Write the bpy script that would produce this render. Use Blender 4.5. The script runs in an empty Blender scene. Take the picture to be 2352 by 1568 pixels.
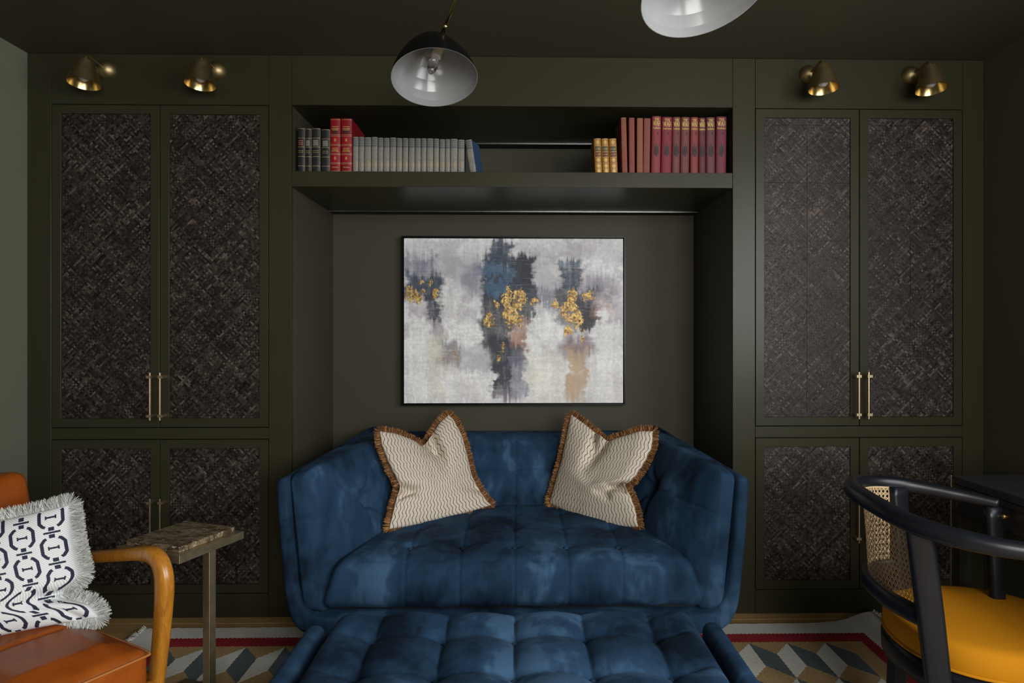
import bpy, bmesh, math, random
import numpy as np
from mathutils import Vector, Matrix

SC = bpy.context.scene
COL = SC.collection
R = math.radians
random.seed(7)

# ------------------------------------------------------------------ camera
cam = bpy.data.cameras.new('camera')
cam.sensor_width = 36.0
cam.lens = 36.0 * 1480.0 / 2352.0
cam.shift_x = -0.0170
cam.shift_y = -0.00553
cam.clip_start = 0.05
cam_o = bpy.data.objects.new('camera', cam)
cam_o.location = (0.0, -2.735, 1.187)
cam_o.rotation_euler = (R(90), 0, R(-1.0))
COL.objects.link(cam_o)
SC.camera = cam_o

# ------------------------------------------------------------------ world, daylight, exposure
w = bpy.data.worlds.new('world')
SC.world = w
w.use_nodes = True
w.node_tree.nodes['Background'].inputs[0].default_value = (0.55, 0.62, 0.70, 1)
w.node_tree.nodes['Background'].inputs[1].default_value = 0.05
SC.view_settings.view_transform = 'Standard'
SC.view_settings.look = 'None'
SC.view_settings.gamma = 1.0
SC.view_settings.use_curve_mapping = False
SC.view_settings.exposure = 0.0


def daylight(name, loc, size, power, rot, color):
    l = bpy.data.lights.new(name, 'AREA')
    l.shape = 'RECTANGLE'
    l.size, l.size_y = size
    l.energy = power
    l.color = color
    o = bpy.data.objects.new(name, l)
    o.location = loc
    o.rotation_euler = rot
    COL.objects.link(o)
    return o


# the window stands in the right-hand wall, beside and behind the camera
daylight('window_daylight', (1.985, -2.75, 1.64), (1.30, 2.05), 78.0, (0, R(90), 0), (0.97, 0.99, 1.0))
# added frontal fill light, set in an unseen window behind the camera
daylight('rear_fill_light', (0.98, -4.385, 1.60), (1.55, 1.40), 88.0, (R(90), 0, 0), (1.0, 0.985, 0.95))

# ------------------------------------------------------------------ small helpers
ORIGIN = {}


def tag(o, label=None, cat=None, group=None, kind=None):
    if label: o['label'] = label
    if cat: o['category'] = cat
    if group: o['group'] = group
    if kind: o['kind'] = kind
    return o


def thing(name, label, cat, loc=(0, 0, 0), group=None):
    o = bpy.data.objects.new(name, None)
    o.empty_display_size = 0.1
    o.location = loc
    COL.objects.link(o)
    ORIGIN[o] = Vector(loc)
    return tag(o, label, cat, group)


class MB:
    """collects geometry (world coordinates) that becomes one mesh object"""
    def __init__(self):
        self.v, self.f, self.m, self.s, self.uv = [], [], [], [], []

    def add(self, verts, faces, mat=0, smooth=False, uvs=None):
        b = len(self.v)
        self.v.extend([tuple(p) for p in verts])
        for f in faces:
            self.f.append(tuple(i + b for i in f))
            self.m.append(mat)
            self.s.append(smooth)
        self.uv.extend(uvs if uvs is not None else [(0, 0)] * len(verts))
        return self

    def box(self, x0, x1, y0, y1, z0, z1, mat=0, xf=None):
        p = [(x0, y0, z0), (x1, y0, z0), (x1, y1, z0), (x0, y1, z0), (x0, y0, z1), (x1, y0, z1), (x1, y1, z1), (x0, y1, z1)]
        if xf: p = [xf(Vector(q)) for q in p]
        return self.add(p, [(0, 3, 2, 1), (4, 5, 6, 7), (0, 1, 5, 4), (1, 2, 6, 5), (2, 3, 7, 6), (3, 0, 4, 7)], mat)

    def prism(self, poly, z0, z1, mat=0):
        n = len(poly)
        v = [(x, y, z0) for x, y in poly] + [(x, y, z1) for x, y in poly]
        f = [tuple(range(n - 1, -1, -1)), tuple(range(n, 2 * n))] + [(i, (i + 1) % n, n + (i + 1) % n, n + i) for i in range(n)]
        return self.add(v, f, mat)

    def rings(self, rings, closed=True, cap0=True, cap1=True, mat=0, smooth=True):
        """skin a list of rings of equal length"""
        n = len(rings[0])
        v = [p for r in rings for p in r]
        f = []
        for k in range(len(rings) - 1):
            for i in range(n if closed else n - 1):
                j = (i + 1) % n
                f.append((k * n + i, k * n + j, (k + 1) * n + j, (k + 1) * n + i))
        if cap0: f.append(tuple(range(n - 1, -1, -1)))
        if cap1: f.append(tuple((len(rings) - 1) * n + i for i in range(n)))
        return self.add(v, f, mat, smooth)

    def lathe(self, prof, o, axis, n=32, mat=0, smooth=True, ex=1.0, mats=None):
        o, ax = Vector(o), Vector(axis).normalized()
        e1 = ax.orthogonal().normalized() if abs(ax.z) < .99 else Vector((1, 0, 0))
        if abs(ax.z) < .999: e1 = ax.cross(Vector((0, 0, 1))).normalized()
        e2 = ax.cross(e1)
        rs = [[o + ax * h + (e1 * math.cos(2 * math.pi * i / n) * ex + e2 * math.sin(2 * math.pi * i / n)) * max(r, 1e-5) for i in range(n)] for r, h in prof]
        if mats is None:
            return self.rings(rs, True, False, False, mat, smooth)
        for k in range(len(rs) - 1):
            self.rings(rs[k:k + 2], True, False, False, mats[k], smooth)
        return self

    def sweep(self, pts, prof, side=None, up=(0, 0, 1), n=14, mat=0, smooth=True, power=2.0):
        """prof(t)->(r_side, r_up); superellipse section along pts"""
        pts = [Vector(p) for p in pts]
        rs = []
        N = len(pts)
        for k, p in enumerate(pts):
            t = (pts[min(k + 1, N - 1)] - pts[max(k - 1, 0)]).normalized()
            if side is not None:
                s = Vector(side).normalized()
                u = s.cross(t).normalized()
            else:
                s = t.cross(Vector(up)).normalized()
                u = s.cross(t).normalized()
            a, b = prof(k / (N - 1))
            ring = []
            for i in range(n):
                c, q = math.cos(2 * math.pi * i / n), math.sin(2 * math.pi * i / n)
                e = 2.0 / power
                ring.append(p + s * a * math.copysign(abs(c) ** e, c) + u * b * math.copysign(abs(q) ** e, q))
            rs.append(ring)
        return self.rings(rs, True, True, True, mat, smooth)

    def build(self, name, mats, parent=None, loc=None, bevel=0.0, seg=1, merge=0.0, uv=False):
        if not isinstance(mats, (list, tuple)): mats = [mats]
        if parent is not None: org = ORIGIN[parent]
        elif loc is not None: org = Vector(loc)
        else: org = Vector((0, 0, 0))
        me = bpy.data.meshes.new(name)
        me.from_pydata([(p[0] - org.x, p[1] - org.y, p[2] - org.z) for p in self.v], [], self.f)
        for m in mats: me.materials.append(m)
        me.polygons.foreach_set('material_index', self.m)
        me.polygons.foreach_set('use_smooth', self.s)
        if uv:
            l = me.uv_layers.new(name='UVMap')
            idx = np.empty(len(me.loops), dtype=np.int32)
            me.loops.foreach_get('vertex_index', idx)
            l.data.foreach_set('uv', np.array(self.uv, dtype=np.float32)[idx].ravel())
        if bevel > 0 or merge > 0:
            bm = bmesh.new(); bm.from_mesh(me)
            if merge > 0: bmesh.ops.remove_doubles(bm, verts=bm.verts, dist=merge)
            if bevel > 0:
                ed = [e for e in bm.edges if len(e.link_faces) == 2 and e.calc_face_angle(0) > 0.5]
                bmesh.ops.bevel(bm, geom=ed, offset=bevel, segments=seg, profile=0.5, affect='EDGES', clamp_overlap=True)
            bm.to_mesh(me); bm.free()
        me.validate()
        me.update()
        o = bpy.data.objects.new(name, me)
        COL.objects.link(o)
        if parent is not None: o.parent = parent
        else: o.location = org
        ORIGIN[o] = org
        return o


def dup(o, parent=None, loc=None):
    c = o.copy()
    COL.objects.link(c)
    if parent is not None: c.parent = parent
    if loc is not None: c.location = loc
    ORIGIN[c] = Vector(loc) if loc is not None else ORIGIN.get(parent, Vector())
    for ch in list(o.children): dup(ch, c)
    return c


def struct(name, mb, mats, **k):
    return tag(mb.build(name, mats, **k), kind='structure')


def bx(*a):
    return MB().box(*a)


def cr(pts, n, closed=False):
    """Catmull-Rom samples through pts"""
    P = [Vector(p) for p in pts]
    out = []
    m = len(P) - 1
    for i in range(n):
        t = m * i / (n - 1)
        k = min(int(t), m - 1); t -= k
        p1, p2 = P[k], P[k + 1]
        p0 = P[k - 1] if k > 0 else p1 * 2 - p2
        p3 = P[k + 2] if k + 2 <= m else p2 * 2 - p1
        out.append(0.5 * ((2 * p1) + (p2 - p0) * t + (2 * p0 - 5 * p1 + 4 * p2 - p3) * t * t + (3 * p1 - p0 - 3 * p2 + p3) * t ** 3))
    return out


def hexpad(corner, half, r, n, disp=None, mb=None, mat=0):
    """A padded block: a rounded box mapped into the eight corners corner[a][b][c]
    (a: left/right, b: front/back, c: bottom/top); disp(p, a, b, c) moves points."""
    mb = mb or MB()
    nx, ny, nz = n
    ids, V, F = {}, [], []

    def vid(i, j, k):
        if (i, j, k) not in ids:
            ids[(i, j, k)] = len(V)
            V.append((i, j, k))
        return ids[(i, j, k)]
    for i in range(nx):
        for j in range(ny):
            F.append((vid(i, j, 0), vid(i, j + 1, 0), vid(i + 1, j + 1, 0), vid(i + 1, j, 0)))
            F.append((vid(i, j, nz), vid(i + 1, j, nz), vid(i + 1, j + 1, nz), vid(i, j + 1, nz)))
    for i in range(nx):
        for k in range(nz):
            F.append((vid(i, 0, k), vid(i + 1, 0, k), vid(i + 1, 0, k + 1), vid(i, 0, k + 1)))
            F.append((vid(i, ny, k), vid(i, ny, k + 1), vid(i + 1, ny, k + 1), vid(i + 1, ny, k)))
    for j in range(ny):
        for k in range(nz):
            F.append((vid(0, j, k), vid(0, j, k + 1), vid(0, j + 1, k + 1), vid(0, j + 1, k)))
            F.append((vid(nx, j, k), vid(nx, j + 1, k), vid(nx, j + 1, k + 1), vid(nx, j, k + 1)))
    A = np.array(V, float) / np.array([nx, ny, nz]) * 2 - 1
    H = np.array(half, float)
    q = A * H
    ci = np.clip(q, -(H - r), H - r)
    d = q - ci
    L = np.linalg.norm(d, axis=1, keepdims=True)
    p = np.where(L > 1e-9, ci + d / np.maximum(L, 1e-9) * r, q) / H
    a, b, c = p[:, 0:1], p[:, 1:2], p[:, 2:3]
    C = np.array(corner, float)
    P = 0
    for ia, wa in ((0, (1 - a) / 2), (1, (1 + a) / 2)):
        for ib, wb in ((0, (1 - b) / 2), (1, (1 + b) / 2)):
            for ic, wc in ((0, (1 - c) / 2), (1, (1 + c) / 2)):
                P = P + wa * wb * wc * C[ia][ib][ic]
    if disp is not None:
        P = P + disp(P, p[:, 0], p[:, 1], p[:, 2])
    mb.add([tuple(x) for x in P], F, mat, True)
    return mb


# ------------------------------------------------------------------ node helpers
class NT:
    def __init__(self, name):
        self.mat = bpy.data.materials.new(name)
        self.mat.use_nodes = True
        self.t = self.mat.node_tree
        self.p = self.t.nodes['Principled BSDF']

    def n(self, typ, ins=None, **props):
        nd = self.t.nodes.new(typ)
        for k, v in props.items(): setattr(nd, k, v)
        for k, v in (ins or {}).items(): self.put(nd.inputs[k], v)
        return nd

    def put(self, sock, v):
        if isinstance(v, bpy.types.NodeSocket): self.t.links.new(v, sock)
        else: sock.default_value = v

    def math(self, op, a, b=0.0, c=None):
        nd = self.n('ShaderNodeMath', operation=op)
        self.put(nd.inputs[0], a); self.put(nd.inputs[1], b)
        if c is not None: self.put(nd.inputs[2], c)
        return nd.outputs[0]

    def mix(self, f, a, b):
        nd = self.n('ShaderNodeMix', data_type='RGBA')
        self.put(nd.inputs[0], f); self.put(nd.inputs[6], a if isinstance(a, bpy.types.NodeSocket) else (*a, 1)); self.put(nd.inputs[7], b if isinstance(b, bpy.types.NodeSocket) else (*b, 1))
        return nd.outputs[2]

    def ramp(self, f, stops):
        nd = self.n('ShaderNodeValToRGB')
        e = nd.color_ramp.elements
        while len(e) < len(stops): e.new(0.5)
        for el, (x, c) in zip(e, stops):
            el.position = x
            el.color = (*c, 1) if len(c) == 3 else c
        self.put(nd.inputs[0], f)
        return nd.outputs[0]

    def noise(self, scale, detail=3.0, rough=0.5, dist=0.0, vec=None, out=0):
        nd = self.n('ShaderNodeTexNoise')
        nd.inputs['Scale'].default_value = scale
        nd.inputs['Detail'].default_value = detail
        nd.inputs['Roughness'].default_value = rough
        nd.inputs['Distortion'].default_value = dist
        if vec is not None: self.put(nd.inputs['Vector'], vec)
        return nd.outputs[out]

    def pos(self):
        return self.n('ShaderNodeNewGeometry').outputs['Position']

    def obj(self):
        return self.n('ShaderNodeTexCoord').outputs['Object']

    def map(self, vec, rot=(0, 0, 0), scale=(1, 1, 1), loc=(0, 0, 0)):
        nd = self.n('ShaderNodeMapping')
        nd.inputs['Rotation'].default_value = rot
        nd.inputs['Scale'].default_value = scale
        nd.inputs['Location'].default_value = loc
        self.put(nd.inputs['Vector'], vec)
        return nd.outputs[0]

    def bump(self, h, strength=0.3, dist=0.01):
        nd = self.n('ShaderNodeBump')
        nd.inputs['Strength'].default_value = strength
        nd.inputs['Distance'].default_value = dist
        self.put(nd.inputs['Height'], h)
        self.t.links.new(nd.outputs[0], self.p.inputs['Normal'])
        return nd

    def set(self, **k):
        names = dict(base='Base Color', rough='Roughness', metal='Metallic', sheen='Sheen Weight', sheen_r='Sheen Roughness', sheen_t='Sheen Tint',
                     coat='Coat Weight', coat_r='Coat Roughness', spec='Specular IOR Level', trans='Transmission Weight', ior='IOR', aniso='Anisotropic')
        for a, v in k.items():
            if isinstance(v, tuple) and len(v) == 3: v = (*v, 1)
            self.put(self.p.inputs[names[a]], v)
        return self


def plain(name, base, rough=0.5, metal=0.0, **k):
    return NT(name).set(base=base, rough=rough, metal=metal, **k).mat


# ------------------------------------------------------------------ materials
def make_paint(name, base, rough, spec=0.5):
    t = NT(name)
    n = t.noise(9.0, 3, vec=t.pos())
    t.set(base=t.mix(n, tuple(c * 0.95 for c in base), tuple(c * 1.05 for c in base)), rough=rough, spec=spec)
    t.bump(t.noise(420.0, 2, vec=t.pos()), 0.03, 0.002)
    return t.mat


M = {}
M['paint'] = make_paint('olive_green_eggshell_paint', (0.033, 0.0316, 0.0165), 0.33, 0.22)
M['wall'] = make_paint('olive_green_wall_paint', (0.062, 0.058, 0.036), 0.62, 0.3)
M['wall_alcove'] = make_paint('olive_brown_alcove_paint', (0.054, 0.0495, 0.0305), 0.6, 0.3)
M['wall_sage'] = make_paint('sage_green_wall_paint', (0.150, 0.155, 0.110), 0.65)
M['gap'] = plain('shadow_gap_board', (0.012, 0.012, 0.009), 0.8)


def make_brass(name, base, rough):
    t = NT(name)
    n = t.noise(40.0, 4, vec=t.obj())
    t.set(base=t.mix(n, tuple(c * 0.78 for c in base), base), rough=t.math('MULTIPLY_ADD', n, 0.14, rough - 0.07), metal=1.0)
    return t.mat


M['brass'] = make_brass('aged_brass', (0.44, 0.34, 0.175), 0.45)
M['brass_bright'] = make_brass('polished_brass', (0.62, 0.47, 0.22), 0.24)
M['brass_satin'] = make_brass('satin_brass', (0.56, 0.46, 0.29), 0.48)
M['bronze'] = make_brass('brushed_bronze', (0.42, 0.30, 0.20), 0.36)
M['alu'] = plain('satin_aluminium', (0.6, 0.6, 0.6), 0.25, 1.0)
M['black_metal'] = plain('black_lacquered_metal', (0.005, 0.005, 0.006), 0.30, spec=0.25)
M['white_enamel'] = plain('white_enamel', (0.25, 0.255, 0.26), 0.18)
M['white_plastic'] = plain('white_ceramic', (0.75, 0.74, 0.72), 0.3)
M['glass'] = plain('clear_glass', (0.95, 0.97, 0.97), 0.02, trans=1.0, ior=1.45)
M['bulb'] = plain('frosted_bulb', (0.62, 0.62, 0.60), 0.35)


def make_weave():
    """strips of dark bark laid on the diagonal in short pieces"""
    t = NT('woven_bark_veneer')
    v = t.map(t.pos(), rot=(0, R(45), 0))
    sx = t.n('ShaderNodeSeparateXYZ', {0: v})
    x, z = sx.outputs[0], sx.outputs[2]
    S = 0.0078
    fl = lambda q, d: t.math('FLOOR', t.math('DIVIDE', q, d))

    def wn(a, b, seed):
        cb = t.n('ShaderNodeCombineXYZ', {0: a, 1: b, 2: seed})
        return t.n('ShaderNodeTexWhiteNoise', {'Vector': cb.outputs[0]}, noise_dimensions='3D').outputs[0]
    ix, iz = fl(x, S), fl(z, S)
    # every strip has its own tone along its run, in both directions
    row = t.math('MULTIPLY_ADD', wn(iz, fl(x, S * 14), 1.0), 0.65, t.math('MULTIPLY', wn(iz, fl(x, S * 4), 6.0), 0.35))
    colm = t.math('MULTIPLY_ADD', wn(ix, fl(z, S * 14), 2.0), 0.65, t.math('MULTIPLY', wn(ix, fl(z, S * 4), 7.0), 0.35))
    sq = wn(ix, iz, 3.0)
    # which strip lies on top: chequer, twill or a long float, patch by patch
    chk = t.math('FLOORED_MODULO', t.math('ADD', ix, iz), 2.0)
    twl = t.math('LESS_THAN', t.math('FLOORED_MODULO', t.math('ADD', ix, t.math('MULTIPLY', iz, 3.0)), 4.0), 1.5)
    pick = wn(fl(x, S * 7), fl(z, S * 5), 4.0)
    over = t.n('ShaderNodeMix', {0: t.math('GREATER_THAN', pick, 0.5), 2: chk, 3: twl}, data_type='FLOAT').outputs[0]
    over = t.n('ShaderNodeMix', {0: t.math('GREATER_THAN', pick, 0.80), 2: over, 3: t.math('LESS_THAN', wn(fl(x, S * 5), iz, 8.0), 0.5)}, data_type='FLOAT').outputs[0]
    val = t.n('ShaderNodeMix', {0: over, 2: row, 3: colm}, data_type='FLOAT').outputs[0]
    val = t.n('ShaderNodeMix', {0: 0.22, 2: val, 3: sq}, data_type='FLOAT').outputs[0]
    val = t.math('MULTIPLY_ADD', t.math("SUBTRACT", val, 0.5), 1.3, 0.5)
    big = t.noise(5.0, 3, vec=t.pos())
    tone = t.math('MULTIPLY', t.math('MULTIPLY_ADD', big, 0.5, 0.75), val)
    col = t.ramp(tone, [(0.05, (0.0045, 0.0034, 0.0028)), (0.45, (0.022, 0.0160, 0.0130)), (0.70, (0.046, 0.0345, 0.0285)), (0.84, (0.068, 0.053, 0.045)), (1.0, (0.125, 0.098, 0.083))])
    # edges of the strips
    ex = t.math('PINGPONG', t.math('DIVIDE', x, S), 0.5); ez = t.math('PINGPONG', t.math('DIVIDE', z, S), 0.5)
    ed = t.math('MINIMUM', ex, ez)
    ed = t.math('MINIMUM', t.math('MULTIPLY', ed, 5.0), 1.0)
    h = t.math('MULTIPLY', t.math('ADD', t.math('MULTIPLY', val, 0.8), 0.2), ed)
    t.set(base=col, rough=t.math('MULTIPLY_ADD', sq, 0.25, 0.36), spec=0.3)
    t.bump(h, 0.45, 0.0015)
    return t.mat


M['weave'] = make_weave()


def make_velvet(name, lo, mid, hi, tint, sheen):
    """cut pile whose nap has been brushed this way and that"""
    t = NT(name)
    p = t.pos()
    a = t.noise(3.2, 3, 0.5, 0.9, vec=t.map(p, scale=(1, 1, 0.8)))
    c = t.noise(8.0, 2, 0.5, 1.0, vec=t.map(p, loc=(4, 2, 7)))
    b = t.noise(34.0, 3, 0.6, 0.3, vec=t.map(p, scale=(1, 1, 0.22)))
    m = t.math('MULTIPLY_ADD', b, 0.16, t.math('MULTIPLY_ADD', c, 0.22, t.math('MULTIPLY', a, 0.70)))
    f = t.ramp(m, [(0.42, (0, 0, 0)), (0.53, (.45, .45, .45)), (0.60, (.60, .60, .60)), (0.66, (1, 1, 1))])
    t.set(base=t.ramp(f, [(0.0, lo), (0.5, mid), (1.0, hi)]), rough=0.85, sheen=t.math('MULTIPLY_ADD', f, sheen, sheen * 0.4), sheen_r=0.35, sheen_t=tint, spec=0.12)
    t.bump(m, 0.35, 0.02)
    return t.mat


M['velvet'] = make_velvet('navy_velvet', (0.0055, 0.0145, 0.030), (0.0165, 0.044, 0.090), (0.046, 0.103, 0.188), (0.30, 0.52, 0.85), 0.05)


def make_leather():
    t = NT('tan_leather')
    n = t.noise(7.0, 4, 0.6, vec=t.obj())
    c = t.ramp(n, [(0.25, (0.185, 0.040, 0.005)), (0.6, (0.31, 0.073, 0.008)), (0.85, (0.41, 0.112, 0.014))])
    t.set(base=c, rough=t.math('MULTIPLY_ADD', n, 0.2, 0.24), spec=0.22)
    vo = t.n('ShaderNodeTexVoronoi', {'Scale': 260.0}, feature='DISTANCE_TO_EDGE')
    t.put(vo.inputs['Vector'], t.obj())
    t.bump(t.math('MULTIPLY_ADD', n, 3.0, t.math('MINIMUM', vo.outputs[0], 0.2)), 0.16, 0.004)
    return t.mat


M['leather'] = make_leather()
M['piping'] = plain('tan_leather_piping', (0.42, 0.15, 0.035), 0.32)


def make_wood(name, dark, light, scale, rough, axis_scale, coat=0.0):
    t = NT(name)
    v = t.map(t.obj(), scale=axis_scale)
    n = t.noise(scale, 5, 0.6, 1.2, vec=v)
    g = t.noise(scale * 6, 3, 0.6, vec=v)
    f = t.math('MULTIPLY_ADD', g, 0.4, t.math('MULTIPLY', n, 0.75))
    c = t.ramp(f, [(0.3, dark), (0.75, light)])
    t.set(base=c, rough=rough, coat=coat, coat_r=0.2)
    t.bump(f, 0.06, 0.004)
    return t.mat


M['arm_wood'] = make_wood('amber_polished_wood', (0.26, 0.085, 0.008), (0.56, 0.235, 0.024), 9.0, 0.32, (5, 5, 0.8), 0.3)
M['oak'] = make_wood('oak_plank', (0.30, 0.18, 0.066), (0.50, 0.325, 0.135), 6.0, 0.5, (0.5, 7, 1))
M['black_wood'] = make_wood('black_stained_wood', (0.0045, 0.0055, 0.008), (0.008, 0.0098, 0.014), 8.0, 0.34, (1, 1, 1))
NT_BW = M['black_wood'].node_tree.nodes['Principled BSDF'].inputs['Specular IOR Level']
NT_BW.default_value = 0.35
M['desk_wood'] = make_wood('charcoal_stained_wood', (0.010, 0.010, 0.010), (0.022, 0.022, 0.022), 10.0, 0.45, (6, 0.7, 6))
M['mustard'] = NT('mustard_velvet').set(base=(0.56, 0.225, 0.006), rough=0.8, spec=0.15).mat


def make_cane():
    t = NT('natural_cane')
    n = t.noise(60.0, 3, vec=t.obj())
    t.set(base=t.mix(n, (0.42, 0.28, 0.14), (0.62, 0.46, 0.27)), rough=0.45)
    return t.mat


M['cane'] = make_cane()


def make_marble():
    t = NT('brown_marble')
    v = t.map(t.obj(), rot=(0, 0, R(-38)), scale=(1.0, 2.6, 2.0))
    a = t.noise(14.0, 6, 0.62, 1.6, vec=v)
    b = t.noise(22.0, 4, 0.6, 2.2, vec=t.map(v, loc=(3, 1, 0)))
    c = t.ramp(a, [(0.30, (0.022, 0.014, 0.009)), (0.43, (0.085, 0.058, 0.034)), (0.52, (0.19, 0.145, 0.085)), (0.66, (0.26, 0.20, 0.125))])
    c = t.mix(t.ramp(b, [(0.60, (0, 0, 0)), (0.66, (1, 1, 1))]), c, (0.50, 0.43, 0.38))
    c = t.mix(t.ramp(b, [(0.34, (1, 1, 1)), (0.40, (0, 0, 0))]), c, (0.03, 0.02, 0.014))
    t.set(base=c, rough=0.16)
    return t.mat


M['marble'] = make_marble()


def make_wool(name, lo, hi, fleck):
    t = NT(name)
    p = t.pos()
    n = t.noise(7.0, 3, vec=p)
    fi = t.noise(1.0, 2, 0.7, vec=t.map(p, scale=(160, 420, 200)))
    c = t.mix(n, lo, hi)
    c = t.mix(t.ramp(fi, [(0.35, (0, 0, 0)), (0.72, (1, 1, 1))]), c, fleck)
    t.set(base=c, rough=0.95, spec=0.1)
    t.bump(t.math('MULTIPLY_ADD', fi, 1.0, t.math('MULTIPLY', n, 1.5)), 0.8, 0.004)
    return t.mat


M['wool_cream'] = make_wool('cream_wool', (0.66, 0.64, 0.58), (0.80, 0.78, 0.72), (0.86, 0.85, 0.80))
M['wool_red'] = make_wool('crimson_wool', (0.22, 0.012, 0.020), (0.36, 0.022, 0.036), (0.45, 0.06, 0.07))
M['wool_tan'] = make_wool('ochre_wool', (0.30, 0.175, 0.068), (0.44, 0.275, 0.115), (0.66, 0.48, 0.26))
M['wool_blue'] = make_wool('slate_wool', (0.075, 0.098, 0.108), (0.115, 0.145, 0.158), (0.18, 0.215, 0.23))


def make_wavy():
    t = NT('cream_linen_with_wavy_stripes')
    uv = t.n('ShaderNodeTexCoord').outputs['UV']
    s = t.n('ShaderNodeSeparateXYZ', {0: uv})
    u, v = s.outputs[0], s.outputs[1]
    wob = t.noise(3.0, 2, vec=uv)
    wv = t.math('SINE', t.math('MULTIPLY', t.math('MULTIPLY_ADD', wob, 0.12, v), 2 * math.pi * 11.0))
    ph = t.math('MULTIPLY_ADD', u, 27.0, t.math('MULTIPLY', wv, 0.21))
    d = t.math('PINGPONG', ph, 0.5)
    line = t.math('LESS_THAN', d, t.math('MULTIPLY_ADD', t.noise(40.0, 2, vec=uv), 0.11, 0.030))
    weave = t.noise(1.0, 2, 0.7, vec=t.map(uv, scale=(420, 420, 1)))
    base = t.mix(weave, (0.60, 0.525, 0.43), (0.78, 0.70, 0.59))
    t.set(base=t.mix(line, base, (0.085, 0.056, 0.032)), rough=0.85, spec=0.15)
    t.bump(t.math('MULTIPLY_ADD', line, -.5, weave), 0.18, 0.001)
    return t.mat


M['wavy'] = make_wavy()
M['fringe_dark'] = plain('brown_fringe', (0.15, 0.062, 0.018), 0.8)
M['fringe_light'] = plain('rust_fringe', (0.42, 0.20, 0.07), 0.8)


def make_twill():
    t = NT('ivory_twill')
    uv = t.n('ShaderNodeTexCoord').outputs['UV']
    s = t.n('ShaderNodeSeparateXYZ', {0: uv})
    ph = t.math('MULTIPLY_ADD', s.outputs[0], 62.0, t.math('MULTIPLY', s.outputs[1], 50.0))
    d = t.math('PINGPONG', ph, 0.5)
    f = t.math('LESS_THAN', d, 0.20)
    t.set(base=t.mix(f, (0.84, 0.86, 0.86), (0.62, 0.64, 0.66)), rough=0.85, spec=0.15)
    t.bump(d, 0.3, 0.0015)
    return t.mat


M['twill'] = make_twill()
M['navy_thread'] = NT('navy_embroidery').set(base=(0.016, 0.018, 0.045), rough=0.75).mat
M['fringe_white'] = plain('ivory_fringe', (0.66, 0.67, 0.64), 0.85)
M['fringe_grey'] = plain('greige_fringe', (0.46, 0.47, 0.45), 0.85)

# ------------------------------------------------------------------ the room
XL, XR, YB, YF, ZC = -2.057, 2.002, 0.617, -4.40, 2.372
struct('wall_left', bx(XL - .1, XL, YF, YB + .1, 0, ZC), M['wall_sage'])
struct('wall_back', bx(XL, XR, YB, YB + .1, 0, ZC), M['wall_alcove'])


def window(name, ax, face, a0, a1, z0, z1):
    """frame, bars and panes set in an opening; ax is the axis the wall runs along"""
    def b(u0, u1, d0, d1, w0, w1):
        return bx(face + d0, face + d1, u0, u1, w0, w1) if ax == 'y' else bx(u0, u1, face - d1, face - d0, w0, w1)
    P = bpy.data.materials.get('white_window_paint') or plain('white_window_paint', (.7, .7, .68), .4)
    win = struct(name, b(a0, a1, .02, .07, z0, z0 + .05), P)
    m = (a0 + a1) / 2
    b(a0, a1, .02, .07, z1 - .05, z1).build('window_rail', P, win)
    for u0, u1, nm in ((a0, a0 + .05, 'window_stile'), (a1 - .05, a1, 'window_stile'), (m - .025, m + .025, 'window_mullion')):
        b(u0, u1, .02, .07, z0 + .05, z1 - .05).build(nm, P, win)
    for u0, u1 in ((a0 + .05, m - .025), (m + .025, a1 - .05)):
        b(u0, u1, .04, .046, z0 + .05, z1 - .05).build('pane', M['glass'], win)


WY0, WY1, WZ0, WZ1 = -3.80, -1.70, 0.98, 2.30
wr = MB()
wr.box(XR, XR + .16, YF, WY0, 0, ZC); wr.box(XR, XR + .16, WY1, YB + .1, 0, ZC)
wr.box(XR, XR + .16, WY0, WY1, 0, WZ0); wr.box(XR, XR + .16, WY0, WY1, WZ1, ZC)
struct('wall_right', wr, M['wall'])
window('window_1', 'y', XR, WY0, WY1, WZ0, WZ1)
FX0, FX1, FZ0, FZ1 = .19, 1.77, .88, 2.32
wf = MB()
wf.box(XL, FX0, YF - .16, YF, 0, ZC); wf.box(FX1, XR, YF - .16, YF, 0, ZC)
wf.box(FX0, FX1, YF - .16, YF, 0, FZ0); wf.box(FX0, FX1, YF - .16, YF, FZ1, ZC)
struct('wall_front', wf, M['wall'])
window('added_fill_window', 'x', YF, FX0, FX1, FZ0, FZ1)  # unseen window, added to frame the frontal fill light
struct('ceiling', bx(XL - .1, XR + .1, YF, YB + .1, ZC, ZC + .1), M['wall'])

# oak floor: a base and planks that run along the joinery
floor = struct('floor', bx(XL - .1, XR + .1, YF, YB + .1, -.12, -.016), M['gap'])
PW = 0.152
row = 0
y = 0.10
plank_mesh = {}
rng = random.Random(3)
while y > YF + 0.02:
    x = XL + 0.004
    first = True
    while x < XR - .05:
        L = rng.choice((0.9, 1.2, 1.5, 1.9)) if not first else rng.choice((0.6, 1.1, 1.7, 2.2))
        first = False
        x1 = min(x + L, XR - 0.004)
        if XR - x1 < 0.25: x1 = XR - 0.004
        bx(x, x1 - .0015, y - PW + .0015, y, -.016, rng.uniform(-.0006, 0)).build('plank', M['oak'], floor, bevel=.0012)
        x = x1
    y -= PW

# ------------------------------------------------------------------ built-in joinery
D_UP = (0.803, 2.156)      # upper doors, bottom and top
D_LO = (0.104, 0.750)      # lower doors
FT = 0.022


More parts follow.
